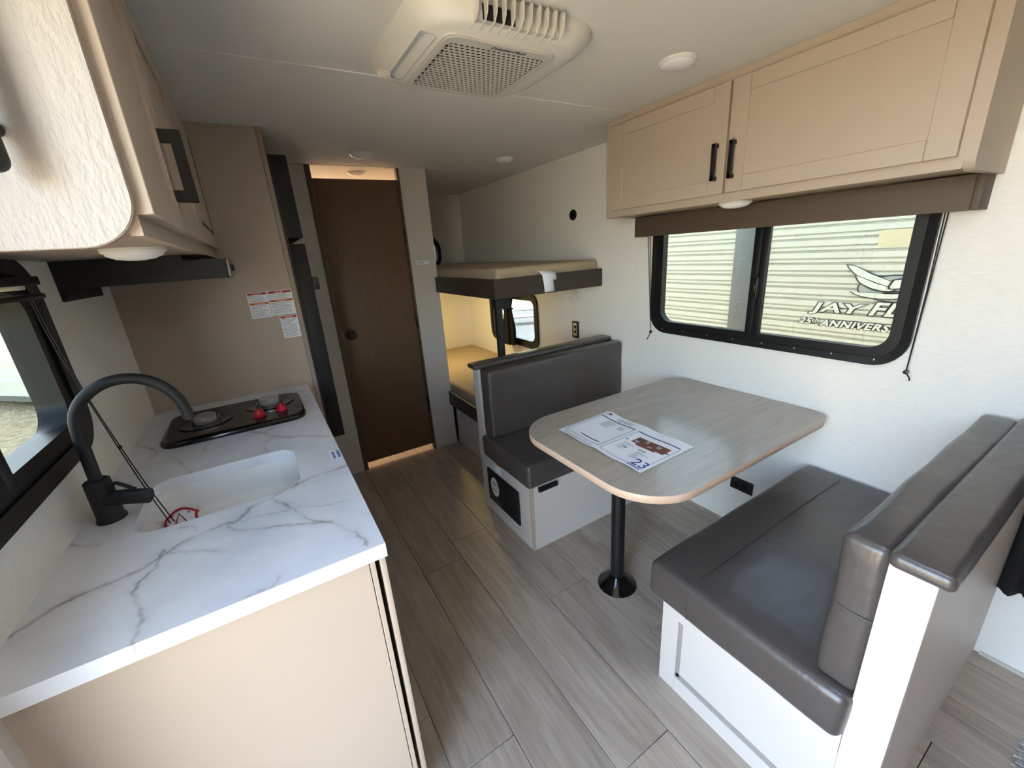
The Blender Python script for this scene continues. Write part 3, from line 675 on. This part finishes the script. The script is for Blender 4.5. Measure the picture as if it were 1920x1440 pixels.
va = thing('window_valance', 'brown boxed valance over the dinette window with thin pull cords', 'valance', (2.32, .25, 1.483))
box('valance_board', 2.283, 2.295, -.364, .895, 1.483, 1.5805, VAL, va, bev=.002)
box('valance_return', 2.283, W-.001, -.383, -.364, 1.483, 1.5785, VAL, va, bev=.002)
box('valance_return', 2.295, W-.001, .884, .895, 1.483, 1.5805, VAL, va, bev=.002)
box('shade_roll', 2.310, 2.350, -.35, .875, 1.515, 1.570, BLACK, va, bev=.012)
tube('pull_cord', [(W-.020, .868, 1.52), (W-.020, .846, 1.25), (W-.020, .823, .967)], .0016, CORDM, va, 6)
tube('pull_cord', [(W-.020, .853, 1.52), (W-.020, .838, 1.25), (W-.020, .823, .967)], .0016, CORDM, va, 6)
tube('pull_cord', [(W-.020, -.298, 1.52), (W-.020, -.300, 1.25), (W-.020, -.297, .965)], .0018, CORDM, va, 6)
tube('pull_cord', [(W-.020, -.306, 1.52), (W-.020, -.303, 1.25), (W-.020, -.297, .965)], .0018, CORDM, va, 6)
for y in (.822, -.297):
    lathe('cord_toggle', [(.0, -.008), (.007, -.006), (.008, 0), (.007, .006), (.0, .008)], BLACK, va, (W-.020, y, .964), 'x', 14)
    tube('cord_tail', [(W-.020, y, .962), (W-.018, y+.012, .94), (W-.020, y+.026, .915)] if y > 0 else [(W-.020, y, .962), (W-.02, y-.012, .945), (W-.02, y-.014, .935)], .0022, CORDM, va, 6)

# ------------------------------------------------------------------ ceiling lights
puck('ceiling_light', 'round white ceiling light near the dinette cabinet', 1.815, .300, H, .060, -1, LENS, 'round ceiling lights')
puck('ceiling_light', 'round white ceiling light outside the bathroom door', 1.124, 1.790, H, .060, -1, LENS, 'round ceiling lights')
puck('ceiling_light', 'round white ceiling light before the upper bunk', 1.990, 1.715, H, .055, -1, LENS, 'round ceiling lights')
puck('ceiling_light', 'round white ceiling light inside the bathroom, over the door gap', 1.205, 2.297, H, .058, -1, LENS, 'round ceiling lights')
puck('added_bath_lamp', 'added lit puck hidden deep in the bathroom, standing in for its skylight', 1.10, 2.92, H, .070, -1, LAMPW)  # hidden lamp, added to light the bathroom in place of a skylight

# ------------------------------------------------------------------ air conditioner
ac = thing('air_conditioner', 'white ceiling air conditioner with perforated grille and louvered vent', 'air conditioner', (1.17, .45, H))
def al(x0, x1, y0, y1, r, z): return [(a, b, z) for a, b in rrect(x0, x1, y0, y1, r, 8)]
ZA = 1.957
bm = bmesh.new()
loft(bm, [al(.905, 1.445, .232, .745, .12, H), al(.905, 1.445, .232, .745, .12, H-.012), al(.915, 1.425, .234, .72, .12, H-.030), al(.935, 1.385, .238, .665, .10, ZA+.010), al(.950, 1.365, .246, .645, .09, ZA)])
bm_link('shroud', bm, ACW, ac, 60)
gp = prism('grille_panel', rrect(.985, 1.315, .288, .628, .035, 6), 'z', ZA-.006, ZA+.002, ACG, ac, smooth=None)
# perforated field: a lattice of little frames around real openings
gx0, gx1, gy0, gy1 = 1.003, 1.293, .322, .606
nxr, nyr = 19, 20; cw, chh = (gx1-gx0)/nxr, (gy1-gy0)/nyr
bm = bmesh.new(); zt, zb_ = ZA-.0085, ZA-.006
for j in range(nyr):
    off = .5*cw if j % 2 else 0
    for i in range(nxr - (1 if j % 2 else 0)):
        xa = gx0+off+i*cw; ya = gy0+j*chh
        o4 = [(xa, ya), (xa+cw, ya), (xa+cw, ya+chh), (xa, ya+chh)]; hx, hy = cw*.10, chh*.15
        i4 = [(xa+hx, ya+hy), (xa+cw-hx, ya+hy), (xa+cw-hx, ya+chh-hy), (xa+hx, ya+chh-hy)]
        O = [bm.verts.new((p[0], p[1], zt)) for p in o4]; I = [bm.verts.new((p[0], p[1], zt)) for p in i4]; D = [bm.verts.new((p[0], p[1], zb_)) for p in i4]
        for q in range(4):
            w_ = (q+1) % 4; bm.faces.new((O[q], O[w_], I[w_], I[q])); bm.faces.new((I[q], I[w_], D[w_], D[q]))
gr = tag(bm_link('perforated_grille', bm, ACG, ac), kind='stuff')
boxes('grille_void', [(gx0+.002, gx1-.002, gy0+.001, gy1-.001, ZA-.0064, ZA-.0055)], DARK, ac)
ring('grille_border', rrect(.990, 1.310, .292, .624, .034, 6), rrect(gx0, gx1, gy0, gy1, .02, 6), 'z', ZA-.0058, ZA-.0086, ACG, ac)
text('brand_lettering', 'Coleman-Mach', .017, INK, ac, frame_mw((1.112, .3135, ZA-.0093), (1, 0, 0), (0, -1, 0)), shear=.35, extrude=.0002)
ring('control_cover', rrect(.938, .976, .32, .60, .03, 6), rrect(.9388, .9752, .3208, .5992, .0295, 6), 'z', ZA+.012, ZA-.0008, INKG, ac)
lx0, lx1 = 1.030, 1.268
vb = box('vent_recess', lx0, lx1, .226, .262, ZA+.004, H-.004, ACG, ac)
box('air_slot', lx0+.018, lx0+.105, .2245, .2262, ZA+.004, ZA+.034, DARK, ac)
nl = 11
for i in range(nl):
    x = lx0+(lx1-lx0)*i/(nl-1); bm = bmesh.new(); s = .010
    pr_ = [(x+.004, .262, ZA-.0005), (x-s*.3, .222, ZA-.0005), (x-s*.6, .204, ZA+.012), (x-s*.6, .198, H-.016), (x, .210, H-.006), (x+.004, .262, H-.006)]
    A = [bm.verts.new(p) for p in pr_]; B = [bm.verts.new((p[0]+.0028, p[1], p[2])) for p in pr_]
    bm.faces.new(A); bm.faces.new(B[::-1])
    for q in range(6): bm.faces.new((A[q], A[(q+1) % 6], B[(q+1) % 6], B[q]))
    bm_link('louver', bm, ACW, ac)

# ------------------------------------------------------------------ dinette table
ZT = .738
tb = thing('dinette_table', 'grey wood-look dinette table on a black pedestal pole', 'table', (1.578, .298, 0))
def to(d, z):
    P = []
    for cx, cy, r, a in ((W-.006-.10+d*0, .648-.10, .10, 0), (1.292+.19, .648-.19, .19, 90), (1.292+.19, -.112+.19, .19, 180), (W-.006-.10, -.112+.10, .10, 270)):
        for i in range(13):
            t = math.radians(a+90*i/12); P.append((cx+(r-d)*math.cos(t), cy+(r-d)*math.sin(t), z))
    return P
bm = bmesh.new(); loft(bm, [to(.001, ZT-.026), to(.0006, ZT-.0004)]); bm_link('table_top', bm, TABLE, tb)
bm = bmesh.new(); loft(bm, [to(.0012, ZT-.0275), to(-.0006, ZT-.0265), to(-.001, ZT-.004), to(.0005, ZT-.0008)], close0=False, close1=False); bm_link('edge_band', bm, TABEDGE, tb, 60)
box('wall_ledge', W-.012, W-.001, -.02, .56, ZT-.05, ZT-.027, BLACKM, tb)
tube('pedestal_pole', [(1.578, .298, .02), (1.578, .298, ZT-.03)], .029, BLACK, tb, 28)
lathe('floor_flange', [(.0, 0), (.083, 0), (.085, .004), (.080, .008), (.050, .034), (.036, .052), (.033, .056), (.0, .056)], BLACKG, tb, (1.578, .298, 0), 'z', 40)
lathe('top_flange', [(.033, -.07), (.06, -.04), (.085, -.030), (.085, -.026), (.0, -.026)], BLACKG, tb, (1.578, .298, ZT), 'z', 32)

# brochure on the table (11 x 17 in. sheet), corners from the measured layout
A_, B_, C_, D_ = Vector((1.420, .490, 0)), Vector((1.709, .497, 0)), Vector((1.706, .058, 0)), Vector((1.419, .052, 0))   # reading left edge runs A..D side
br = thing('brochure', 'large white printed sheet with floor plan lying on the table', 'paper', (1.56, .27, ZT))
def pz(u, v): return ZT+.0012+.0045*math.exp(-((u-.06)/.06)**2)*(.3+.7*v)+.0035*math.exp(-((u-.5)/.03)**2)*.4+.004*math.sin(u*9)**2*(1-v)**2+.004*math.sin(u*8+1)**2*v**2
def pp(u, v, e=0.):          # u along reading direction (from y=.49 to y=.055), v up the page (x from 1.42 to 1.71)
    p = (A_*(1-v)+B_*v)*(1-u)+(D_*(1-v)+C_*v)*u; return (p.x, p.y, pz(u, v)+e)
bm = bmesh.new(); NU, NV = 40, 10
g = [[bm.verts.new(pp(i/NU, j/NV)) for j in range(NV+1)] for i in range(NU+1)]
for i in range(NU):
    for j in range(NV): bm.faces.new((g[i][j], g[i+1][j], g[i+1][j+1], g[i][j+1]))
pb = bm_link('sheet', bm, PAPER, br, 180)
def ink(name, rects, m, e=.0006):
    bm = bmesh.new()
    for u0, u1, v0, v1 in rects:
        n = max(1, int((u1-u0)/.03)); prev = None
        for i in range(n+1):
            u = u0+(u1-u0)*i/n; cur = (bm.verts.new(pp(u, v0, e)), bm.verts.new(pp(u, v1, e)))
            if prev: bm.faces.new((prev[0], cur[0], cur[1], prev[1]))
            prev = cur
    return bm_link(name, bm, m, pb)
ink('blue_bars', [(.03, .48, .80, .825), (.52, .96, .80, .825), (.03, .48, .10, .108), (.52, .97, .06, .066), (.03, .035, .10, .80), (.475, .48, .10, .80), (.52, .524, .06, .80), (.966, .97, .06, .80)], INKB)
rb = random.Random(11); R_ = []
for i in range(9): R_.append((.16, .16+rb.uniform(.06, .14), .75-.022*i, .757-.022*i))
for i in range(5): R_.append((.34, .34+rb.uniform(.05, .09), .73-.02*i, .737-.02*i))
for i in range(8): R_.append((.57, .57+rb.uniform(.06, .11), .45-.026*i, .457-.026*i)); R_.append((.76, .76+rb.uniform(.05, .13), .36-.024*i, .367-.024*i))
for i in range(4): R_.append((.2, .2+rb.uniform(.15, .22), .93-.022*i, .938-.022*i))
for i in range(3): R_.append((.06, .44, .055-.016*i, .060-.016*i))
tag(ink('small_print', R_, INKG), kind='stuff')
ink('dark_heading', [(.20, .44, .165, .185), (.05, .11, .90, .915), (.065, .10, .925, .955), (.62, .66, .33, .345), (.74, .82, .405, .42), (.54, .56, .52, .54)], INK)
ink('floor_plan', [(.60, .93, .52, .70), (.66, .86, .49, .52), (.92, .955, .57, .60)], INKW)
ink('floor_plan_light', [(.615, .66, .545, .60), (.82, .86, .60, .66), (.70, .73, .62, .68), (.76, .80, .54, .57)], INKG, .001)
text('page_number', '23', .062, INKD, pb, frame_mw(pp(.845, .075, .0012), Vector(pp(.95, .075))-Vector(pp(.845, .075)), (1, 0, 0)), extrude=.0001)
ink('number_underline', [(.84, .965, .035, .05)], INKD)

# ------------------------------------------------------------------ far dinette bench (backs onto the bunks)
BX = 1.394
fb = thing('dinette_bench', 'pale bench base with black furnace grille, backing onto the bunks', 'bench', (1.88, .95, 0), 'dinette benches')
box('bench_front', BX+.014, W-.001, .690, .705, 0, .368, BENCH, fb)
box('corner_post', BX-.001, BX+.0135, .688, .705, 0, .369, TAUPE, fb, bev=.001, seg=1)
prof = [(.7055, 0), (.7055, .369), (1.142, .369), (1.148, .55), (1.155, .866), (1.215, .866), (1.215, 0)]
prism('side_panel', prof, 'x', BX, BX+.015, BENCH, fb)
box('back_panel', BX+.0155, W-.001, 1.196, 1.214, 0, .866, BENCH, fb)
box('seat_board', BX+.0155, W-.001, .706, 1.195, .350, .368, BENCH, fb)
cushion('padded_cap', BX-.024, W-.008, 1.1415, 1.234, .864, .892, .012, VINYL, fb, puff=(0, 0, .003))
fg = box('furnace_grille', BX-.012, BX, .798, 1.132, .086, .290, BLACKM, fb, bev=.006)
prism('oval_label', [(1.045+.045*math.cos(t), .200+.058*math.sin(t)) for t in np.linspace(0, 2*math.pi, 28, endpoint=False)], 'x', BX-.0128, BX-.0118, WHITEP, fg)
text('label_lettering', 'NO', .040, INK, fg, frame_mw((BX-.0132, 1.068, .205), (0, -1, 0), (0, 0, 1)), extrude=.0001)
text('label_lettering', 'STEP', .024, INK, fg, frame_mw((BX-.0132, 1.074, .172), (0, -1, 0), (0, 0, 1)), extrude=.0001)
for i in range(9): box('grille_slat', BX-.0135, BX-.0115, .812, .985, .100+i*.0205, .108+i*.0205, BLACKM, fg)
lp_ = box('warning_sticker', BX-.0008, BX, .985, 1.045, .298, .350, PAPER, fb); box('sticker_band', BX-.0012, BX-.0006, .987, 1.043, .342, .349, INKO, lp_)
box('latch_pull', 1.434, 1.546, .672, .690, .334, .358, BLACK, fb, bev=.003)
sc = thing('seat_cushion', 'charcoal vinyl seat cushion on the far bench with furnace grille', 'cushion', (1.88, .93, .369), 'dinette seat cushions')
cushion('cushion_body', BX-.022, W-.012, .672, 1.1425, .3675, .492, .020, VINYL, sc, puff=(.004, .006, .006), wob=.0014, seed=1)
bc = thing('back_cushion', 'charcoal vinyl back cushion standing on the far bench', 'cushion', (1.88, 1.11, .49), 'dinette back cushions')
cushion('cushion_body', BX+.004, W-.016, 1.042, 1.1425, .492, .872, .016, VINYL, bc, puff=(.003, .008, .004), wob=.0012, seed=2)

# ------------------------------------------------------------------ near dinette bench
nb = thing('dinette_bench', 'white framed bench base nearest the doorway, with recessed side panel', 'bench', (1.88, -.37, 0), 'dinette benches')
box('bench_front', BX+.019, W-.001, -.100, -.085, 0, .363, BENCH, nb)
box('side_backing', BX+.008, BX+.018, -.085, -.575, 0, .362, BENCH, nb)
box('side_stile', BX, BX+.008, -.145, -.085, 0, .363, BENCH, nb, bev=.0006, seg=1)
box('side_rail', BX, BX+.008, -.575, -.1453, 0, .064, BENCH, nb, bev=.0006, seg=1)
box('side_rail', BX, BX+.008, -.575, -.1453, .302, .363, BENCH, nb, bev=.0006, seg=1)
box('groove_strip', BX+.0068, BX+.0082, -.157, -.1455, .0645, .30, GROOVE, nb); box('groove_strip', BX+.0068, BX+.0082, -.575, -.1455, .0645, .078, GROOVE, nb)
box('end_post', BX-.001, BX+.020, -.646, -.576, 0, .852, BENCH, nb, bev=.0008, seg=1)
box('back_panel', BX+.020, W-.001, -.646, -.628, 0, .852, BENCH, nb)
box('seat_board', BX+.019, W-.001, -.627, -.101, .345, .362, BENCH, nb)
cushion('padded_cap', BX-.018, W-.010, -.668, -.574, .848, .882, .014, VINYL, nb, puff=(0, 0, .004))
sc = thing('seat_cushion', 'charcoal vinyl seat cushion on the white framed bench, near the doorway', 'cushion', (1.88, -.31, .363), 'dinette seat cushions')
cushion('cushion_body', BX-.030, W-.010, -.577, -.045, .3615, .491, .020, VINYL, sc, puff=(.006, .006, .006), wob=.0018, seed=3)
def zs(x, y): return .491
tube('seam', [(x, -.190+.002*math.sin(x*7), .4975+.0*x) for x in np.linspace(1.42, 2.31, 14)], .0016, VINYLB, sc, 6)
tube('seam', [(1.3625, -.190, .48), (1.3595, -.190, .43), (1.3620, -.190, .375)], .0016, VINYLB, sc, 6)
tube('seam', [(1.640, -.060, .4935), (1.640, -.12, .4965), (1.640, -.188, .4978)], .0016, VINYLB, sc, 6)
bc = thing('back_cushion', 'charcoal vinyl back cushion standing on the white framed bench', 'cushion', (1.88, -.54, .49), 'dinette back cushions')
cushion('cushion_body', BX-.003, W-.016, -.5785, -.499, .491, .872, .017, VINYL, bc, puff=(.004, .010, .003), wob=.0014, seed=4)
tube('seam', [(BX-.006, -.575, .70), (BX-.007, -.545, .699), (BX-.006, -.515, .70)], .0016, VINYLB, bc, 6)

# ------------------------------------------------------------------ front end of the room: curtain and rug
cf = thing('window_curtain', 'black pleated curtain hanging on the right wall behind the bench', 'curtain', (W-.05, -.95, .31))
bm = bmesh.new(); nF = 80; top = []; bot = []
for s_ in (0, 1):
    for zt_ in (.31, 1.80):
        pass
R = []
for zt_ in (.31, .5, .7, .78, .82, .84, .89, 1.0, 1.2, 1.5, 1.80):
    row = []; out_ = .024*min(1, max(0, (zt_-.78)/.05))
    for i in range(nF+1):
        y = -.650-.62*i/nF-out_*(1-i/nF); row.append((W-.040-.020*math.sin(i*.75)-.006*math.sin(i*.31), y, zt_+(.006*math.sin(i*1.5) if zt_ < .4 else 0)))
    R.append(row)
rv = [[bm.verts.new(p) for p in r] for r in R]
for a, b in zip(rv, rv[1:]):
    for i in range(nF): bm.faces.new((a[i], a[i+1], b[i+1], b[i]))
cc_ = bm_link('curtain_cloth', bm, CURT, cf, 180); cc_.modifiers.new('t', 'SOLIDIFY').thickness = .004
tube('curtain_rod', [(W-.035, -.60, 1.80), (W-.035, -2.1, 1.80)], .008, BLACK, cf, 10)
rg = thing('woven_rug', 'grey and white woven rug with fringe on the plank floor', 'rug', (1.9, -1.3, 0))
box('rug_body', 1.50, 2.30, -1.95, -.862, 0, .010, RUGM, rg, bev=.003)
bm = bmesh.new()
for i in range(110):
    x = 1.505+.0073*i; j = random.uniform(-.004, .004)
    tube_bm(bm, [(x, -.864, .006), (x+j*.5, -.835, .007), (x+j, -.802+random.uniform(-.006, .004), .0035)], .0030, 5)
tag(bm_link('fringe', bm, RUGM, rg, 60), kind='stuff')

# ------------------------------------------------------------------ outside
struct(box('ground', -60, 60, -60, 60, GZ-.1, GZ, GRAV))
nt_ = thing('travel_trailer', 'white corrugated travel trailer with decals, parked beyond the dinette window', 'trailer', (6.2, 0, GZ))
XN = 5.02
pitch = .111; zl, zh = -.22, 2.35; y0_, y1_ = -6.0, 3.35
prof = []; z = zl
while z < zh:
    prof += [(XN, z), (XN-.001, z+.029), (XN+.034, z+.031), (XN+.034, z+.045), (XN+.002, z+.053), (XN+.001, z+.076), (XN+.024, z+.078), (XN+.024, z+.085), (XN+.001, z+.092)]; z += pitch
bm = bmesh.new(); a = [bm.verts.new((x, y0_, z)) for x, z in prof]; b = [bm.verts.new((x, y1_, z)) for x, z in prof]
for i in range(len(prof)-1): bm.faces.new((a[i], a[i+1], b[i+1], b[i]))
bm_link('corrugated_siding', bm, OUTW, nt_, 25)
box('trailer_body', XN+.04, XN+2.3, y0_, y1_, zl, zh, OUTW, nt_)
box('trailer_roof', XN-.02, XN+2.32, y0_-.02, y1_+.02, zh, zh+.06, OUTG, nt_)
box('skirt_rail', XN-.005, XN+.02, y0_, y1_, zl-.10, zl, OUTG, nt_)
box('corner_moulding', XN-.016, XN-.001, 1.76, 1.965, zl, zh, OUTG, nt_, bev=.004)
for i in range(18): lathe('screw', [(.0, 0), (.008, 0), (.006, -.004), (.0, -.005)], ALU, nt_, (XN-.016, 1.83+.03*(i % 2), .2+i*.085), 'x', 8)
prism('vent_panel', rrect(-.1, .725, 1.29, 1.42, .03, 5), 'x', XN-.006, XN+.004, OUTB, nt_)
XD = XN-.003
def decal_text(st, y0d, y1d, z0d, z1d, shear, off):
    """outlined slanted lettering filling y0d..y1d (reading towards -y) and z0d..z1d"""
    for nm, m, o_, dx in (('decal_outline', DECD, off, 0.), ('decal_lettering', DECW, off*.35, .0024)):
        t = text(nm, st, 1., m, nt_, Matrix.Identity(4), 0, 0, .0, 1.08)
        me = t.data; co = np.empty(len(me.vertices)*3, 'f'); me.vertices.foreach_get('co', co); co = co.reshape(-1, 3)
        bpy.data.objects.remove(t); w_ = co[:, 0].max()-co[:, 0].min(); h_ = co[:, 1].max()-co[:, 1].min()
        hh = z1d-z0d; sx_ = (y0d-y1d)/w_; sz_ = hh/h_
        mw_ = frame_mw((XD-dx, y0d, z0d), (0, -1, 0), (0, 0, 1)) @ Matrix(((sx_, shear*sz_, 0, 0), (0, sz_, 0, 0), (0, 0, 1, 0), (0, 0, 0, 1)))
        t2 = text(nm, st, 1., m, nt_, mw_, 0, o_/sx_, .0008, 1.08)
decal_text('JAY', 1.13, .755, .715, .825, .42, .017)
decal_text('FLIGHT', .700, -.02, .715, .825, .42, .017)
decal_text('25', 1.235, 1.140, .588, .645, .4, .009); decal_text('th', 1.125, 1.065, .612, .645, .4, .006); decal_text('ANNIVERSARY', 1.050, .330, .582, .640, .4, .010)
def poly(name, pts, m, dx):
    bm = bmesh.new(); P = spline([(0, y, z) for y, z in pts]+[(0, pts[0][0], pts[0][1])], 5)[:-1]
    loft(bm, [[(XD-dx, p.y, p.z) for p in P], [(XD-dx-.001, p.y, p.z) for p in P]]); return bm_link(name, bm, m, nt_)
def grow(pts, d):
    c = (sum(p[0] for p in pts)/len(pts), sum(p[1] for p in pts)/len(pts)); out = []
    for y, z in pts:
        v = Vector((y-c[0], z-c[1])); v = v*(1+d/max(v.length, .03)); out.append((c[0]+v.x, c[1]+v.y))
    return out
ell = [(.52+.28*math.cos(t), .945+.105*math.sin(t)) for t in np.linspace(0, 2*math.pi, 18, endpoint=False)]
poly('emblem_oval', grow(ell, .012), DECD, .0005); poly('emblem_oval_field', ell, DECS, .0012); poly('emblem_shade', [(.60, .935), (.45, .925), (.25, .95), (.25, .89), (.45, .88), (.62, .90)], DECD, .002)
wings = [[(.904, 1.138), (.84, 1.125), (.72, 1.06), (.60, 1.01), (.52, .96), (.58, .955), (.70, .99), (.82, 1.05), (.885, 1.11)],
         [(.83, 1.045), (.78, 1.03), (.68, .985), (.56, .945), (.60, .925), (.70, .945), (.79, .99)],
         [(.845, .912), (.78, .905), (.68, .905), (.56, .90), (.42, .915), (.42, .885), (.56, .862), (.70, .865), (.80, .885)],
         [(.56, 1.015), (.48, 1.02), (.36, 1.01), (.33, .985), (.42, .965), (.50, .955), (.58, .95)]]
for i, wpts in enumerate(wings):
    poly('emblem_wing_outline', grow(wpts, .017), DECD, .003+.0015*i); poly('emblem_wing', wpts, DECW, .004+.0015*i)
poly('emblem_beak', [(.46, .995), (.40, 1.0), (.36, .985), (.42, .975)], DECD, .0105)
# white trailer beyond the kitchen window
wt = thing('parked_trailer', 'plain white trailer standing on gravel beyond the kitchen window', 'trailer', (-4.4, 11, GZ))
def rotbox(name, c, sx, sy, z0, z1, ang, m, parent):
    bm = bmesh.new(); add_box(bm, -sx/2, sx/2, -sy/2, sy/2, z0, z1)
    bmesh.ops.transform(bm, matrix=Matrix.Translation((c[0], c[1], 0)) @ Matrix.Rotation(ang, 4, 'Z'), verts=bm.verts); return bm_link(name, bm, m, parent)
ang = math.atan2(-.62, .62)
rotbox('trailer_body', (-5.2, 13.2), 14, 2.4, -.45, 2.6, ang, OUTW, wt)
for i in range(7): rotbox('siding_rib', (-5.2-1.21*.7071, 13.2-1.21*.7071), 14, .03, -.2+i*.35, -.17+i*.35, ang, OUTW, wt)
rotbox('chassis', (-5.2, 13.2), 13.5, 2.1, -.62, -.45, ang, OUTG, wt)
for i, s_ in enumerate((-5, 0, 5)): rotbox('jack_stand', (-5.2+s_*.7071, 13.2-s_*.7071), .15, .15, GZ, -.62, ang, OUTG, wt)
# concrete pad with a metal step seen from the bunk window
struct(box('floor_pad', 4.0, 9.4, 6.2, 12.3, GZ, GZ+.012, PADGREY))  # thin flat grey slab laid over the gravel
st = thing('entry_step', 'folded metal entry step lying on the concrete pad', 'step', (7.4, 10.0, GZ+.012))
for i, (dx_, dz_) in enumerate(((0, 0), (.32, .18))):
    tr_ = rotbox('tread', (7.25+dx_, 10.1+dx_*.4), 1.1, .32, GZ+.20+dz_, GZ+.24+dz_, -.5, ALU, st)
for s_ in (-.5, .5): rotbox('side_plate', (7.40+s_*.88, 10.15-s_*.48), .04, .62, GZ+.012, GZ+.42, -.5, ALU, st)
